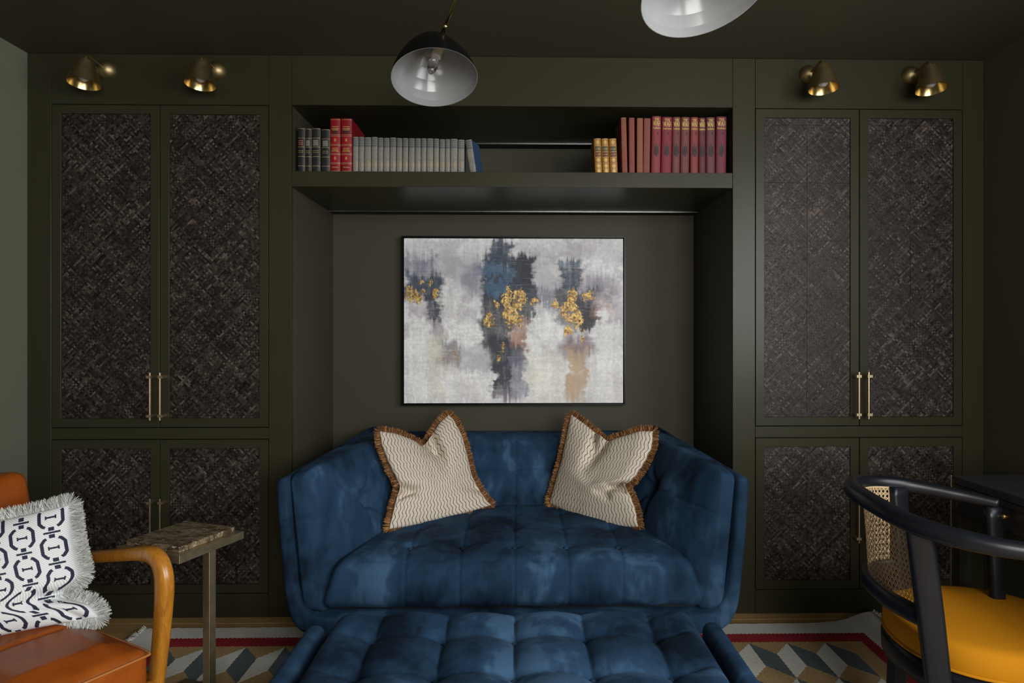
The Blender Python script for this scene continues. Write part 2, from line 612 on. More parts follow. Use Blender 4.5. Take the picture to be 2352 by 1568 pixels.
def panel_frame(f, u0, u1, w0, w1, bw, d0, d1, d2):
    """a framed panel in one piece: face at depth d0, sunk field at d1, back at d2; f(u, w, depth) gives the point"""
    mb = MB()
    o = [(u0, w0), (u1, w0), (u1, w1), (u0, w1)]
    i = [(u0 + bw, w0 + bw), (u1 - bw, w0 + bw), (u1 - bw, w1 - bw), (u0 + bw, w1 - bw)]
    v = [f(u, w, d0) for u, w in o] + [f(u, w, d0) for u, w in i] + [f(u, w, d1) for u, w in i] + [f(u, w, d2) for u, w in o]
    fs = []
    for k in range(4):
        n = (k + 1) % 4
        fs += [(k, n, 4 + n, 4 + k), (4 + k, 4 + n, 8 + n, 8 + k), (12 + k, 12 + n, n, k)]
    fs += [(8, 9, 10, 11), (15, 14, 13, 12)]
    return mb.add(v, fs)


def tiles(door, x0, x1, zs, ys):
    xm = (x0 + x1) / 2
    for a, b in ((x0, xm), (xm, x1)):
        for z0, z1 in zip(zs, zs[1:]):
            bx(a + .0006, b - .0006, ys + rng.uniform(-.0004, .0004), ys + .004, z0 + .0006, z1 - .0006).build('woven_tile', M['weave'], door)


def handle(door, x, z0, z1, s):
    mb = MB()
    Y = -0.036
    mb.lathe([(0, 0), (.0056, 0), (.0056, z1 - z0), (0, z1 - z0)], (x, Y, z0), (0, 0, 1), 8, 0, False)
    for z in (z0 + .018, z1 - .018):
        mb.box(x - .0105 + .003 * s, x + .0105 + .003 * s, Y - .006, Y + .006, z - .0055, z + .0055, 1)
        mb.box(x - .006 + .003 * s, x + .006 + .003 * s, Y + .006, 0.002, z - .0055, z + .0055, 1)
    mb.build('handle', [M['bronze'], M['brass_satin']], door)


def cabinet(side, label, xw0, x0, x1, xw1, split):
    """xw0..xw1 is the whole front, x0..x1 the pair of doors"""
    t = thing('built_in_cabinet', label, 'cabinet', ((xw0 + xw1) / 2, 0, 0))
    P = M['paint']
    Z1 = ZC - .002
    niche_left = side > 0
    bx(xw0, x0 - .0012, 0, FT, .002, Z1).build('stile', P, t, bevel=.0012)
    bx(x1 + .0012, xw1, 0, FT, .002, Z1).build('stile', P, t, bevel=.0012)
    bx(x0, x1, 0, FT, D_UP[1] + .003, Z1).build('top_rail', P, t, bevel=.0012)
    bx(x0, x1, 0, FT, D_LO[1] + .003, D_UP[0] - .003).build('middle_rail', P, t, bevel=.0012)
    bx(x0, x1, 0, FT, .002, D_LO[0] - .003).build('plinth', P, t, bevel=.0012)
    bx(x0 - .01, x1 + .01, FT + .001, FT + .012, .05, Z1 - .1).build('carcass_board', M['gap'], t)
    sx = (xw0, xw0 + .02) if niche_left else (xw1 - .02, xw1)
    bx(sx[0], sx[1], FT, YB - .002, .002, Z1).build('side_panel', M['wall_alcove'], t)
    for (za, zb), lower in ((D_UP, False), (D_LO, True)):
        for k, (a, b) in enumerate(((x0, split), (split, x1))):
            a += .0018; b -= .0018
            ia, ib, iz0, iz1 = a + .037, b - .037, za + .037, zb - .037
            d = panel_frame(lambda u, w, d_: (u, d_, w), a, b, za, zb, .037, 0, .0105, .021).build('door', P, t, bevel=.001)
            if not lower:
                zs = [iz0, iz0 + .012] + [iz0 + .012 + .2475 * q for q in range(1, 6)] + [iz1]
            else:
                zs = [iz0, iz0 + .040, iz0 + .2875, iz1 - .037, iz1]
            tiles(d, ia, ib, zs, .0062)
            hx = split + (-.0205 if k == 0 else .0205)
            if lower: handle(d, hx, .312, .512, -1 if k == 0 else 1)
            else: handle(d, hx, .836, 1.034, -1 if k == 0 else 1)
    return t


cabinet(-1, 'tall olive green fitted cupboard with woven panel doors, left of the sofa alcove', XL + .002, -1.956, -1.052, -.957, -1.506)
cabinet(1, 'tall olive green fitted cupboard with woven panel doors, right of the sofa alcove', .916, 1.013, 1.909, XR - .002, 1.462)

NX0, NX1 = -.957, .916
bk = thing('alcove_bookshelf', 'olive green alcove shelf with deep fascia bridging the two cupboards above the sofa', 'bookshelf', (-.02, 0, 1.817))
bx(NX0 + .001, NX1 - .001, 0, YB - .001, 2.161, ZC - .002).build('fascia', M['paint'], bk, bevel=.001)
bx(NX0 + .001, NX1 - .001, 0, YB - .001, 1.817, 1.882).build('shelf_board', M['paint'], bk, bevel=.001)
for z in (2.161, 1.817):
    c = MB()
    c.box(NX0 + .002, NX1 - .002, YB - .084, YB - .0805, z - .0022, z)
    c.box(NX0 + .002, NX1 - .002, YB - .0805, YB - .002, z - .002, z, 1)
    c.build('light_channel', [M['alu'], M['gap']], bk)

# ------------------------------------------------------------------ brass wall lights


def wall_light(label, loc):
    X, Y, Z = loc
    t = thing('wall_sconce', label, 'wall light', loc, 'brass wall lights above the cupboard doors')
    mb = MB()
    mb.lathe([(.0400, 0.0), (.0405, .004), (.0385, .006), (.0385, .009), (.0370, .011), (.0360, .013), (.030, .022), (.018, .030), (.008, .033), (0, .0335)], (X, Y, Z), (0, -1, 0), 36)
    mb.build('rose', M['brass'], t)
    a = MB()
    path = cr([(X, Y - .030, Z), (X, Y - .075, Z + .004), (X, Y - .112, Z + .007), (X, Y - .126, Z + .003), (X, Y - .1315, Z - .010), (X, Y - .1325, Z - .026)], 26)
    a.sweep(path, lambda s: (.0046, .0046), side=(1, 0, 0), n=10)
    a.build('arm', M['brass'], t)
    s = MB()
    ax = Vector((-.05 * (1 if X > 0 else -1) * -1 * 0, -.10, -1)).normalized()
    o = Vector((X, Y - .1325, Z - .021))
    s.lathe([(.0, 0), (.030, 0.0), (.0345, .002), (.0590, .094), (.0577, .094), (.0335, .0045), (.0, .0035)], o, ax, 40, mats=[0, 0, 0, 1, 1, 1])
    s.build('shade', [M['brass'], M['brass_bright']], t)
    b = MB()
    b.lathe([(.0, .006), (.013, .006), (.013, .025), (.016, .038), (.0225, .056), (.020, .072), (.010, .081), (0, .083)], o, ax, 20)
    b.build('bulb', M['bulb'], t)
    return t


w1 = wall_light('brass bell shaded wall light over the left cupboard, the one nearer the corner', (-1.727, 0, 2.303))
for lab, x in (('brass bell shaded wall light over the left cupboard, nearer the bookshelf', -1.268), ('brass bell shaded wall light over the right cupboard, nearer the bookshelf', 1.240), ('brass bell shaded wall light over the right cupboard, nearer the corner above the desk', 1.682)):
    d = dup(w1, None, (x, 0, 2.303))
    d['label'] = lab

# ------------------------------------------------------------------ ceiling lamp with two black cone shades


def pendant():
    t = thing('ceiling_lamp', 'ceiling lamp with black cone shades, white inside, on slender brass arms', 'ceiling lamp', (-.075, -1.0, ZC))
    MB().lathe([(.0, 0), (.065, 0), (.065, .010), (.058, .018), (.012, .022), (.012, .045), (0, .045)], (-.075, -1.0, ZC - .001), (0, 0, -1), 32).build('ceiling_plate', M['brass_bright'], t)
    hub = Vector((-.075, -1.0, ZC - .040))
    for rim, ax, k in (((-.268, -.66, 2.012), (-.10, .30, .95), 1.0), ((.392, -1.40, 1.908), (-.17, .27, .95), 1.0)):
        rim, ax = Vector(rim), Vector(ax).normalized()
        H = .150
        po = [(.0, H + .012), (.016, H + .011), (.036, H + .004), (.058, H - .014), (.082, H - .040), (.104, H - .070), (.122, H - .102), (.133, H - .128), (.138, 0)]
        pi = [(r - .0016 if r > .002 else 0, h - .0018) for r, h in po[:-1]] + [(.1365, 0)]
        prof = po + pi[::-1]
        s = MB()
        s.lathe(prof, rim, ax, 56, ex=1.0, mats=[0] * (len(po) - 1) + [1] * (len(prof) - len(po)))
        sh = s.build('shade', [M['black_metal'], M['white_enamel']], t)
        e1 = ax.cross(Vector((0, 0, 1))).normalized()
        top = rim + ax * (H - .004) + Vector((.030, -.022, 0))
        a = MB()
        d = (hub - top)
        a.sweep([top + d * q for q in (0, .25, .5, .75, 1)], lambda s_: (.0056, .0056), n=12)
        a.sweep([top + d.normalized() * q for q in (-.004, .004, .05, .058)], lambda s_: (.0080, .0080), n=12)
        a.build('arm', M['brass_bright'], t)
        MB().lathe([(0, -.012), (.006, -.011), (.0088, -.005), (.009, 0), (.006, .007), (0, .009)], top, d.normalized(), 14).build('joint', M['brass_bright'], t)
        so = MB()
        bd = (-ax + Vector((-.34, 0, 0))).normalized()
        bo = rim + ax * (H - .014) + Vector((.026, 0, 0))
        so.lathe([(.0, 0), (.017, 0), (.017, .022), (.0155, .024), (.0155, .052), (.0, .052)], bo, bd, 20)
        so.build('bulb_holder', M['white_plastic'], sh)
        g = MB()
        g.lathe([(.009, .052), (.010, .058), (.0165, .072), (.0175, .084), (.0135, .104), (.006, .118), (.0, .121)], bo, bd, 18)
        g.build('bulb', M['glass'], sh)
    return t


pendant()

# ------------------------------------------------------------------ books
SZ = 1.882      # top of the shelf board


def cloth(name, base, var, rough=0.6, wear=None):
    t = NT(name)
    n = t.noise(28.0, 4, 0.6, vec=t.obj())
    c = t.mix(t.ramp(n, [(0.3, (0, 0, 0)), (0.7, (1, 1, 1))]), base, var)
    if wear is not None:
        g = t.noise(1.0, 3, 0.7, vec=t.map(t.obj(), scale=(330, 60, 16)))
        c = t.mix(t.ramp(g, [(0.55, (0, 0, 0)), (0.68, (1, 1, 1))]), c, wear)
    t.set(base=c, rough=rough)
    t.bump(n, 0.15, 0.002)
    return t.mat


M['bk_black'] = cloth('black_leather_binding', (0.010, 0.012, 0.014), (0.020, 0.022, 0.022), 0.4)
M['bk_red'] = cloth('scarlet_leather_binding', (0.19, 0.004, 0.010), (0.26, 0.007, 0.014), 0.4)
M['bk_grey'] = cloth('grey_blue_worn_cloth', (0.16, 0.160, 0.150), (0.25, 0.240, 0.205), 0.75, (0.40, 0.345, 0.25))
M['bk_blue'] = cloth('blue_cloth', (0.022, 0.055, 0.125), (0.030, 0.070, 0.15), 0.7)
M['bk_slate'] = cloth('slate_spine_cloth', (0.075, 0.090, 0.100), (0.125, 0.138, 0.140), 0.7)
M['bk_tan'] = cloth('tan_tooled_leather', (0.27, 0.115, 0.018), (0.42, 0.20, 0.040), 0.45)
M['bk_green'] = plain('green_title_leather', (0.012, 0.030, 0.024), 0.45)
M['bk_maroon'] = plain('maroon_title_leather', (0.075, 0.010, 0.012), 0.45)
M['gilt'] = plain('gilt_lettering', (0.62, 0.43, 0.15), 0.38, 0.55)
M['gilt_dull'] = plain('dull_gilt', (0.40, 0.30, 0.15), 0.5, 0.3)
M['paper'] = plain('aged_paper', (0.42, 0.35, 0.25), 0.9)
M['ink'] = plain('black_blocking', (0.020, 0.015, 0.017), 0.6)
RUST = [cloth('rust_cloth', (0.19, 0.052, 0.030), (0.25, 0.075, 0.045), 0.7), cloth('brick_red_cloth', (0.18, 0.043, 0.036), (0.22, 0.06, 0.05), 0.7), cloth('orange_brown_cloth', (0.22, 0.070, 0.034), (0.27, 0.088, 0.045), 0.7), cloth('dull_red_cloth', (0.17, 0.046, 0.034), (0.215, 0.062, 0.045), 0.7)]
WARC = [cloth('crimson_cloth', (0.24, 0.022, 0.035), (0.17, 0.030, 0.034)), cloth('deep_crimson_cloth', (0.20, 0.010, 0.024), (0.14, 0.012, 0.022)), cloth('brown_red_cloth', (0.155, 0.040, 0.036), (0.11, 0.030, 0.028)), cloth('dark_brown_red_cloth', (0.12, 0.026, 0.026), (0.16, 0.040, 0.036)),
        cloth('brick_crimson_cloth', (0.22, 0.035, 0.034), (0.15, 0.028, 0.028)), cloth('plum_red_cloth', (0.115, 0.013, 0.026), (0.085, 0.014, 0.022)), cloth('muddy_red_cloth', (0.13, 0.036, 0.036), (0.095, 0.028, 0.030)), cloth('maroon_cloth', (0.15, 0.014, 0.030), (0.11, 0.014, 0.026))]


class Book:
    """a book standing with its spine to the room; all children share the lean"""
    def __init__(self, x0, x1, h, depth, cover, label, group, lean=0.0, yaw=0.0, y0=.028, bands=(), board=None, round_=.006, name='book'):
        self.xc, self.w, self.h, self.y0 = (x0 + x1) / 2, x1 - x0, h, y0
        self.rot = Matrix.Rotation(lean, 3, 'Y') @ Matrix.Rotation(yaw, 3, 'Z')
        lift = -min((self.rot @ Vector((sx * self.w / 2, sy, 0))).z for sx in (-1, 1) for sy in (0, depth))
        self.base = Vector((self.xc, y0, SZ + .0006 + lift))
        self.round = round_
        mb = MB()
        w2, t = self.w / 2, .0022
        out = self.spine_pts(0)
        sec = out + [(w2, depth), (w2 - t, depth), (w2 - t, .008)] + [(-w2 + t, .008), (-w2 + t, depth), (-w2, depth)]
        n = len(sec)
        ns = len(out)
        rings = [[self.P(x, y, z) for x, y in sec] for z in (0, h)]
        mb.rings(rings, True, False, False, 0, False)
        for k in range(ns - 1): mb.s[k] = True
        # ends: spine cap and the two boards
        for z, fl in ((0, False), (h, True)):
            v = [self.P(x, y, z) for x, y in sec]
            i = ns
            f = [tuple(range(ns)) + (i + 2, i + 3), (ns - 1, i, i + 1, i + 2), (0, i + 3, i + 4, i + 5)]
            f = [q if fl else q[::-1] for q in f]
            mb.add(v, f, 0)
        if board is not None:
            for k in range(ns - 1, n): mb.m[k] = 1
        self.o = tag(mb.build(name, [cover] + ([board] if board else []), loc=tuple(self.base)), label, 'book', group)
        pg = MB()
        pg.box(-w2 + t, w2 - t, .0082, depth - .004, .003, h - .0035, 0, self.Pv)
        pg.build('pages', M['paper'], self.o)
        if bands:
            self.band(bands, M['gilt_dull'], .0016, 'gilt_band')

    def Pv(self, q):
        return self.base + self.rot @ Vector(q)

    def P(self, x, y, z):
        return self.base + self.rot @ Vector((x, y, z))

    def spine_pts(self, off, wscale=1.0):
        w2 = self.w / 2 * wscale
        return [(w2 * math.sin(a), (self.round * (1 - math.cos(a) ** 1.0) - off) if True else 0) for a in [(-math.pi / 2) + math.pi * k / 8 for k in range(9)]]

    def patch(self, mb, z0, z1, off=.0004, ws=.94, mat=0):
        s = self.spine_pts(off, ws)
        v = [self.P(x, y, z) for z in (z0, z1) for x, y in s]
        n = len(s)
        mb.add(v, [(i, i + 1, n + i + 1, n + i) for i in range(n - 1)], mat, True)

    def band(self, zs, m, t, name):
        mb = MB()
        for z in zs: self.patch(mb, z * self.h - t / 2, z * self.h + t / 2, .0007, .985)
        return mb.build(name, m, self.o)

    def plate(self, z0, z1, m, name, ws=.93):
        mb = MB(); self.patch(mb, z0 * self.h, z1 * self.h, .0005, ws)
        return mb.build(name, m, self.o)

    def strokes(self, mb, lines, x0, z0, size, wt, off=.0012):
        """lines: polylines in a unit box, drawn as flat raised strokes"""
        for ln in lines:
            for (ax, az), (bx_, bz) in zip(ln, ln[1:]):
                a = Vector((ax * size, az * size)); b = Vector((bx_ * size, bz * size))
                d = (b - a)
                if d.length < 1e-6: continue
                q = Vector((-d.y, d.x)).normalized() * wt / 2
                e = d.normalized() * wt * .3
                pts = [a - e + q, a - e - q, b + e - q, b + e + q]
                vv = []
                for p in pts:
                    X = x0 + p.x
                    s = max(-1, min(1, X / (self.w / 2)))
                    Y = self.round * (1 - math.sqrt(max(0, 1 - s * s))) - off
                    vv.append(self.P(X, Y, z0 + p.y))
                mb.add(vv, [(0, 1, 2, 3)], 0)


LET = {
    'T': (.70, [[(0, 1), (.7, 1)], [(.35, 1), (.35, 0)], [(.22, 0), (.48, 0)], [(0, 1), (0, .86)], [(.7, 1), (.7, .86)]]),
    'H': (.75, [[(.1, 1), (.1, 0)], [(.65, 1), (.65, 0)], [(.1, .5), (.65, .5)], [(0, 0), (.2, 0)], [(0, 1), (.2, 1)], [(.55, 0), (.75, 0)], [(.55, 1), (.75, 1)]]),
    'E': (.62, [[(.1, 1), (.1, 0)], [(0, 1), (.58, 1)], [(.1, .52), (.45, .52)], [(0, 0), (.6, 0)], [(.58, 1), (.58, .84)], [(.6, 0), (.6, .16)]]),
    'W': (1.05, [[(.05, 1), (.30, 0)], [(.30, 0), (.52, .95)], [(.52, .95), (.74, 0)], [(.74, 0), (1.0, 1)], [(-.04, 1), (.16, 1)], [(.42, .97), (.62, .97)], [(.9, 1), (1.09, 1)]]),
    'A': (.80, [[(.06, 0), (.40, 1)], [(.40, 1), (.74, 0)], [(.19, .36), (.61, .36)], [(-.02, 0), (.17, 0)], [(.62, 0), (.83, 0)]]),
    'R': (.75, [[(.1, 1), (.1, 0)], [(0, 1), (.45, 1), (.62, .9), (.66, .75), (.62, .6), (.45, .5), (.1, .5)], [(.38, .5), (.72, 0)], [(0, 0), (.2, 0)], [(.64, 0), (.80, 0)]]),
    'I': (.30, [[(.15, 1), (.15, 0)], [(.02, 0), (.28, 0)], [(.02, 1), (.28, 1)]]),
    'l': (.22, [[(.1, 1), (.1, 0)]]), 'u': (.5, [[(.08, .66), (.08, .1), (.2, 0), (.4, .06)], [(.4, .66), (.4, 0)]]),
    's': (.42, [[(.36, .58), (.2, .66), (.06, .52), (.34, .18), (.2, 0), (.04, .1)]]), 't': (.36, [[(.15, .95), (.15, .06), (.3, .02)], [(0, .66), (.32, .66)]]),
    'r': (.36, [[(.08, .66), (.08, 0)], [(.08, .45), (.2, .66), (.34, .6)]]), 'a': (.5, [[(.06, .6), (.25, .66), (.4, .55), (.4, 0)], [(.4, .38), (.1, .3), (.08, .06), (.25, 0), (.4, .14)]]),
    'e': (.48, [[(.06, .34), (.42, .34), (.36, .6), (.22, .66), (.06, .5), (.06, .15), (.22, 0), (.42, .1)]]), 'd': (.52, [[(.42, 1), (.42, 0)], [(.42, .5), (.22, .66), (.06, .5), (.06, .15), (.22, 0), (.42, .15)]]),
}


def word(book, mb, s, zc, size, width, wt):
    tot = sum(LET[c][0] + .10 for c in s) - .10
    sx = width / (tot * size)
    x = -tot * size * sx / 2
    for c in s:
        wd, ln = LET[c]
        book.strokes(mb, [[(px * sx, pz) for px, pz in l] for l in ln], x, zc - size / 2, size, wt)
        x += (wd + .10) * size * sx


ORD = ['first', 'second', 'third', 'fourth', 'fifth', 'sixth', 'seventh', 'eighth', 'ninth', 'tenth', 'eleventh', 'twelfth', 'thirteenth', 'fourteenth', 'fifteenth', 'sixteenth', 'seventeenth', 'eighteenth']

# four black and gilt leather volumes at the end of the shelf
for k, (a, b, h) in enumerate(((-.942, -.911, .190), (-.910, -.884, .188), (-.882, -.846, .190), (-.841, -.805, .186))):
    lab = ['black leather gilt banded book at the very end of the shelf by the alcove side', 'narrowest black leather book with gilt bands, second from the alcove side',
           'black leather book with gilt bands, third from the alcove side', 'black leather book with gilt bands, standing against the tall scarlet pair'][k]
    B = Book(a, b, h, .135, M['bk_black'], lab, 'black leather books', 0.0, R(-2), bands=(.02, .15, .36, .575, .775, .985))
    B.plate(.60, .74, M['bk_maroon'] if k == 0 else M['bk_slate'], 'title_label', .86)
    g = MB()
    for q in range(3):
        z = (.63 + .04 * q) * h
        B.strokes(g, [[(0, 0), (.55, 0)], [(.62, 0), (1, 0)]], -B.w * .30, z, B.w * .6, .0017)
    for z in (.49, .45):
        B.strokes(g, [[(0, 0), (.1, 0)], [(.25, 0), (.4, 0)], [(.55, 0), (.62, 0)], [(.8, 0), (1, 0)]], -B.w * .30, z * h, B.w * .6, .0022)
    g.build('gilt_lettering', M['gilt_dull'], B.o)
    e = MB()
    e.box(B.w / 2 - .0012, B.w / 2 + .0006, .0045, .0075, 0, h, 0, B.Pv)
    e.build('worn_edge', M['gilt_dull'], B.o)

# two tall scarlet volumes
for k, (a, b) in enumerate(((-.803, -.759), (-.757, -.710))):
    lab = ['tall scarlet leather book with gilt bands, beside the black books', 'tall scarlet leather book with gilt bands, beside the long grey run'][k]
    B = Book(a, b, .232, .225, M['bk_red'], lab, 'tall scarlet books', bands=(.03, .165, .185, .335, .355, .50, .52, .675, .70, .975))
    B.plate(.71, .80, M['bk_maroon'], 'title_label', .9)
    g = MB()
    for z, n in ((.845, 1), (.81, 0), (.785, 1), (.45, 1), (.42, 1), (.395, 0), (.10, 1)):
        B.strokes(g, [[(.0 + .1 * n, 0), (.3, 0)], [(.36, 0), (.62, 0)], [(.68, 0), (1 - .1 * n, 0)]], -B.w * .33, z * .232, B.w * .66, .0030)
    for z in (.60, .265):
        B.strokes(g, [[(.5, -.25), (.5, .45)], [(.3, .1), (.7, .1)], [(.38, -.08), (.62, .28)], [(.62, -.08), (.38, .28)]], -.010, z * .232 - .002, .020, .0028)
    g.build('gilt_lettering', M['gilt'], B.o)
    BP = MB()
    for z in (.60, .265): B.patch(BP, (z - .055) * .232, (z + .07) * .232, .0003, .82)
    BP.build('spine_panel', plain('bright_scarlet_panel', (0.33, 0.006, 0.012), .4) if k == 0 else bpy.data.materials['bright_scarlet_panel'], B.o)

# the long run of grey-blue cloth volumes
edges = [809, 823, 836, 852, 867, 880, 895, 910, 924, 938, 953, 967, 980, 996, 1009, 1023, 1035, 1052, 1068]
cv = [-.7085 + (e - 809) * (.4785 / 259.0) for e in edges]
rb = random.Random(11)
for k in range(18):
    h = .1545 - .0095 * k / 17 + rb.uniform(-.0015, .0015)
    lab = f'grey blue cloth book with faded gilt spine, {ORD[k]} of the run from the scarlet pair'
    B = Book(cv[k] + .0009, cv[k + 1] - .0009, h, .105, M['bk_grey'], lab, 'grey blue cloth books in a run', 0.0, R(rb.uniform(-1.5, 1.5)), .028 + rb.uniform(0, .004), board=M['bk_blue'], round_=.005)
    B.plate(.73, .975, M['bk_slate'], 'spine_head', .97)
    B.band((.80, .86, .92), M['gilt_dull'], .0011, 'gilt_band')
    g = MB()
    for z in (.31, .26, .20): B.strokes(g, [[(.15, 0), (.35, .25)], [(.35, .25), (.5, -.1)], [(.5, -.1), (.7, .25)], [(.7, .25), (.85, 0)]], -B.w * .4, z * h, B.w * .8, .0016)
    B.strokes(g, [[(.2, 0), (.2, .9)], [(.8, 0), (.8, .9)], [(.5, .2), (.5, .75)]], -B.w * .35, .42 * h, B.w * .7, .0009)
    g.build('gilt_blocking', M['gilt_dull'], B.o)
B = Book(-.209, -.180, .146, .115, M['bk_grey'], 'grey and blue cloth book leaning at the open end of the run', None, R(-8.5), R(-14), .040, board=M['bk_blue'], round_=.005)
B.plate(.73, .975, M['bk_slate'], 'spine_head', .97)
B.band((.80, .86, .92), M['gilt_dull'], .0011, 'gilt_band')

# three short tan volumes, tooled all over
for k, (a, b) in enumerate(((.331, .362), (.3635, .394), (.396, .429))):
    lab = ['short tan gilt tooled book at the open end of its trio', 'short tan gilt tooled book in the middle of its trio', 'short tan gilt tooled book beside the plain rust volumes'][k]
    B = Book(a, b, .152, .115, M['bk_tan'], lab, 'short tan tooled books', R(-2.4), 0, bands=(.015, .14, .30, .475, .62, .785, .985))
    B.plate(.64, .77, M['bk_green'], 'title_label', .93)
    B.plate(.49, .605, M['bk_maroon'], 'volume_label', .93)
    g = MB()
    for z in (.885, .385, .22, .075):
        B.strokes(g, [[(.5, -.45), (.5, .45)], [(.1, 0), (.9, 0)], [(.25, -.25), (.75, .25)], [(.25, .25), (.75, -.25)], [(.3, -.3), (.15, 0), (.3, .3), (.5, .4), (.7, .3), (.85, 0), (.7, -.3), (.5, -.4), (.3, -.3)]], -.010, z * .152, .020, .0016)
    for z in (.73, .70, .67, .56, .53): B.strokes(g, [[(0, 0), (.45, 0)], [(.55, 0), (1, 0)]], -B.w * .32, z * .152, B.w * .64, .0013)
    g.build('gilt_tooling', M['gilt'], B.o)

# four plain rust volumes, set a little apart
for k, (a, b, ln) in enumerate(((.448, .471, -1.4), (.478, .502, -.3), (.511, .537, .2), (.5385, .5665, .9))):
    lab = ['plain rust cloth book beside the short tan trio', 'plain brick red cloth book with gaps either side, second after the tan trio', 'plain orange brown cloth book, third after the tan trio', 'plain dull red cloth book touching the gilt lettered volumes'][k]
    Book(a, b, .2435 - .001 * k, .165, RUST[k], lab, 'plain rust cloth books', R(ln), 0, .03, round_=.0025)

# eight lettered volumes
wx = [1492, 1515, 1541, 1561, 1583, 1603, 1621, 1643, 1669]
wc = [.5745 + (e - 1492) * (.3245 / 177.0) for e in wx]
tone = ['bright crimson', 'deep crimson', 'brownish red', 'dark brown red', 'brick crimson', 'narrow plum red', 'muddy red', 'maroon']
for k in range(8):
    h = .246 + (.003 if k in (0, 7) else 0) + (-.002 if k == 5 else 0)
    lab = f'{tone[k]} cloth book with gilt title and black emblem, {ORD[k]} of the lettered set'
    ln = (1.0, 1.2, .9, .8, .2, -.2, -.1, .6)[k]
    B = Book(wc[k] + .001 - .003 * (k < 4), wc[k + 1] - .001 - .003 * (k < 4), h, .17, WARC[k], lab, 'gilt lettered red cloth books', R(ln), 0, .028, round_=.007)
    g = MB()
    wd = B.w
    word(B, g, 'THE', h - .0135, .0095, wd * .50, .0013)
    word(B, g, 'WAR', h - .0310, .0185, wd * .80, .0020)
    word(B, g, 'Illustrated', h - .0500, .0090, wd * .84, .0010)
    g.build('gilt_lettering', M['gilt'], B.o)
    e = MB()
    B.strokes(e, [[(.5, .55), (.5, .80)], [(.42, .70), (.58, .70)], [(.44, .80), (.56, .80)]], -.010, h * .62, .020 * 1.6, .0028)
    for (p, q) in (((-.35, .6), (.0, .2)), ((.35, .6), (.0, .2)), ((0, .9), (0, -.9)), ((-.25, .25), (-.30, -.6)), ((.25, .25), (.30, -.5)), ((-.12, .1), (-.16, -.8)), ((.12, .1), (.15, -.85)), ((-.3, .15), (.3, .15)), ((-.28, 0), (.28, 0)), ((-.2, -.15), (.2, -.15)), ((-.25, .3), (.25, .3))):
        B.strokes(e, [[p, q]], 0, h * .42, .030, .0034, .0008)
    B.strokes(e, [[(-1, 0), (1, 0)]], 0, h * .655, B.w * .40, .0009, .0008)
    e.build('black_emblem', M['ink'], B.o)['kind'] = 'stuff'

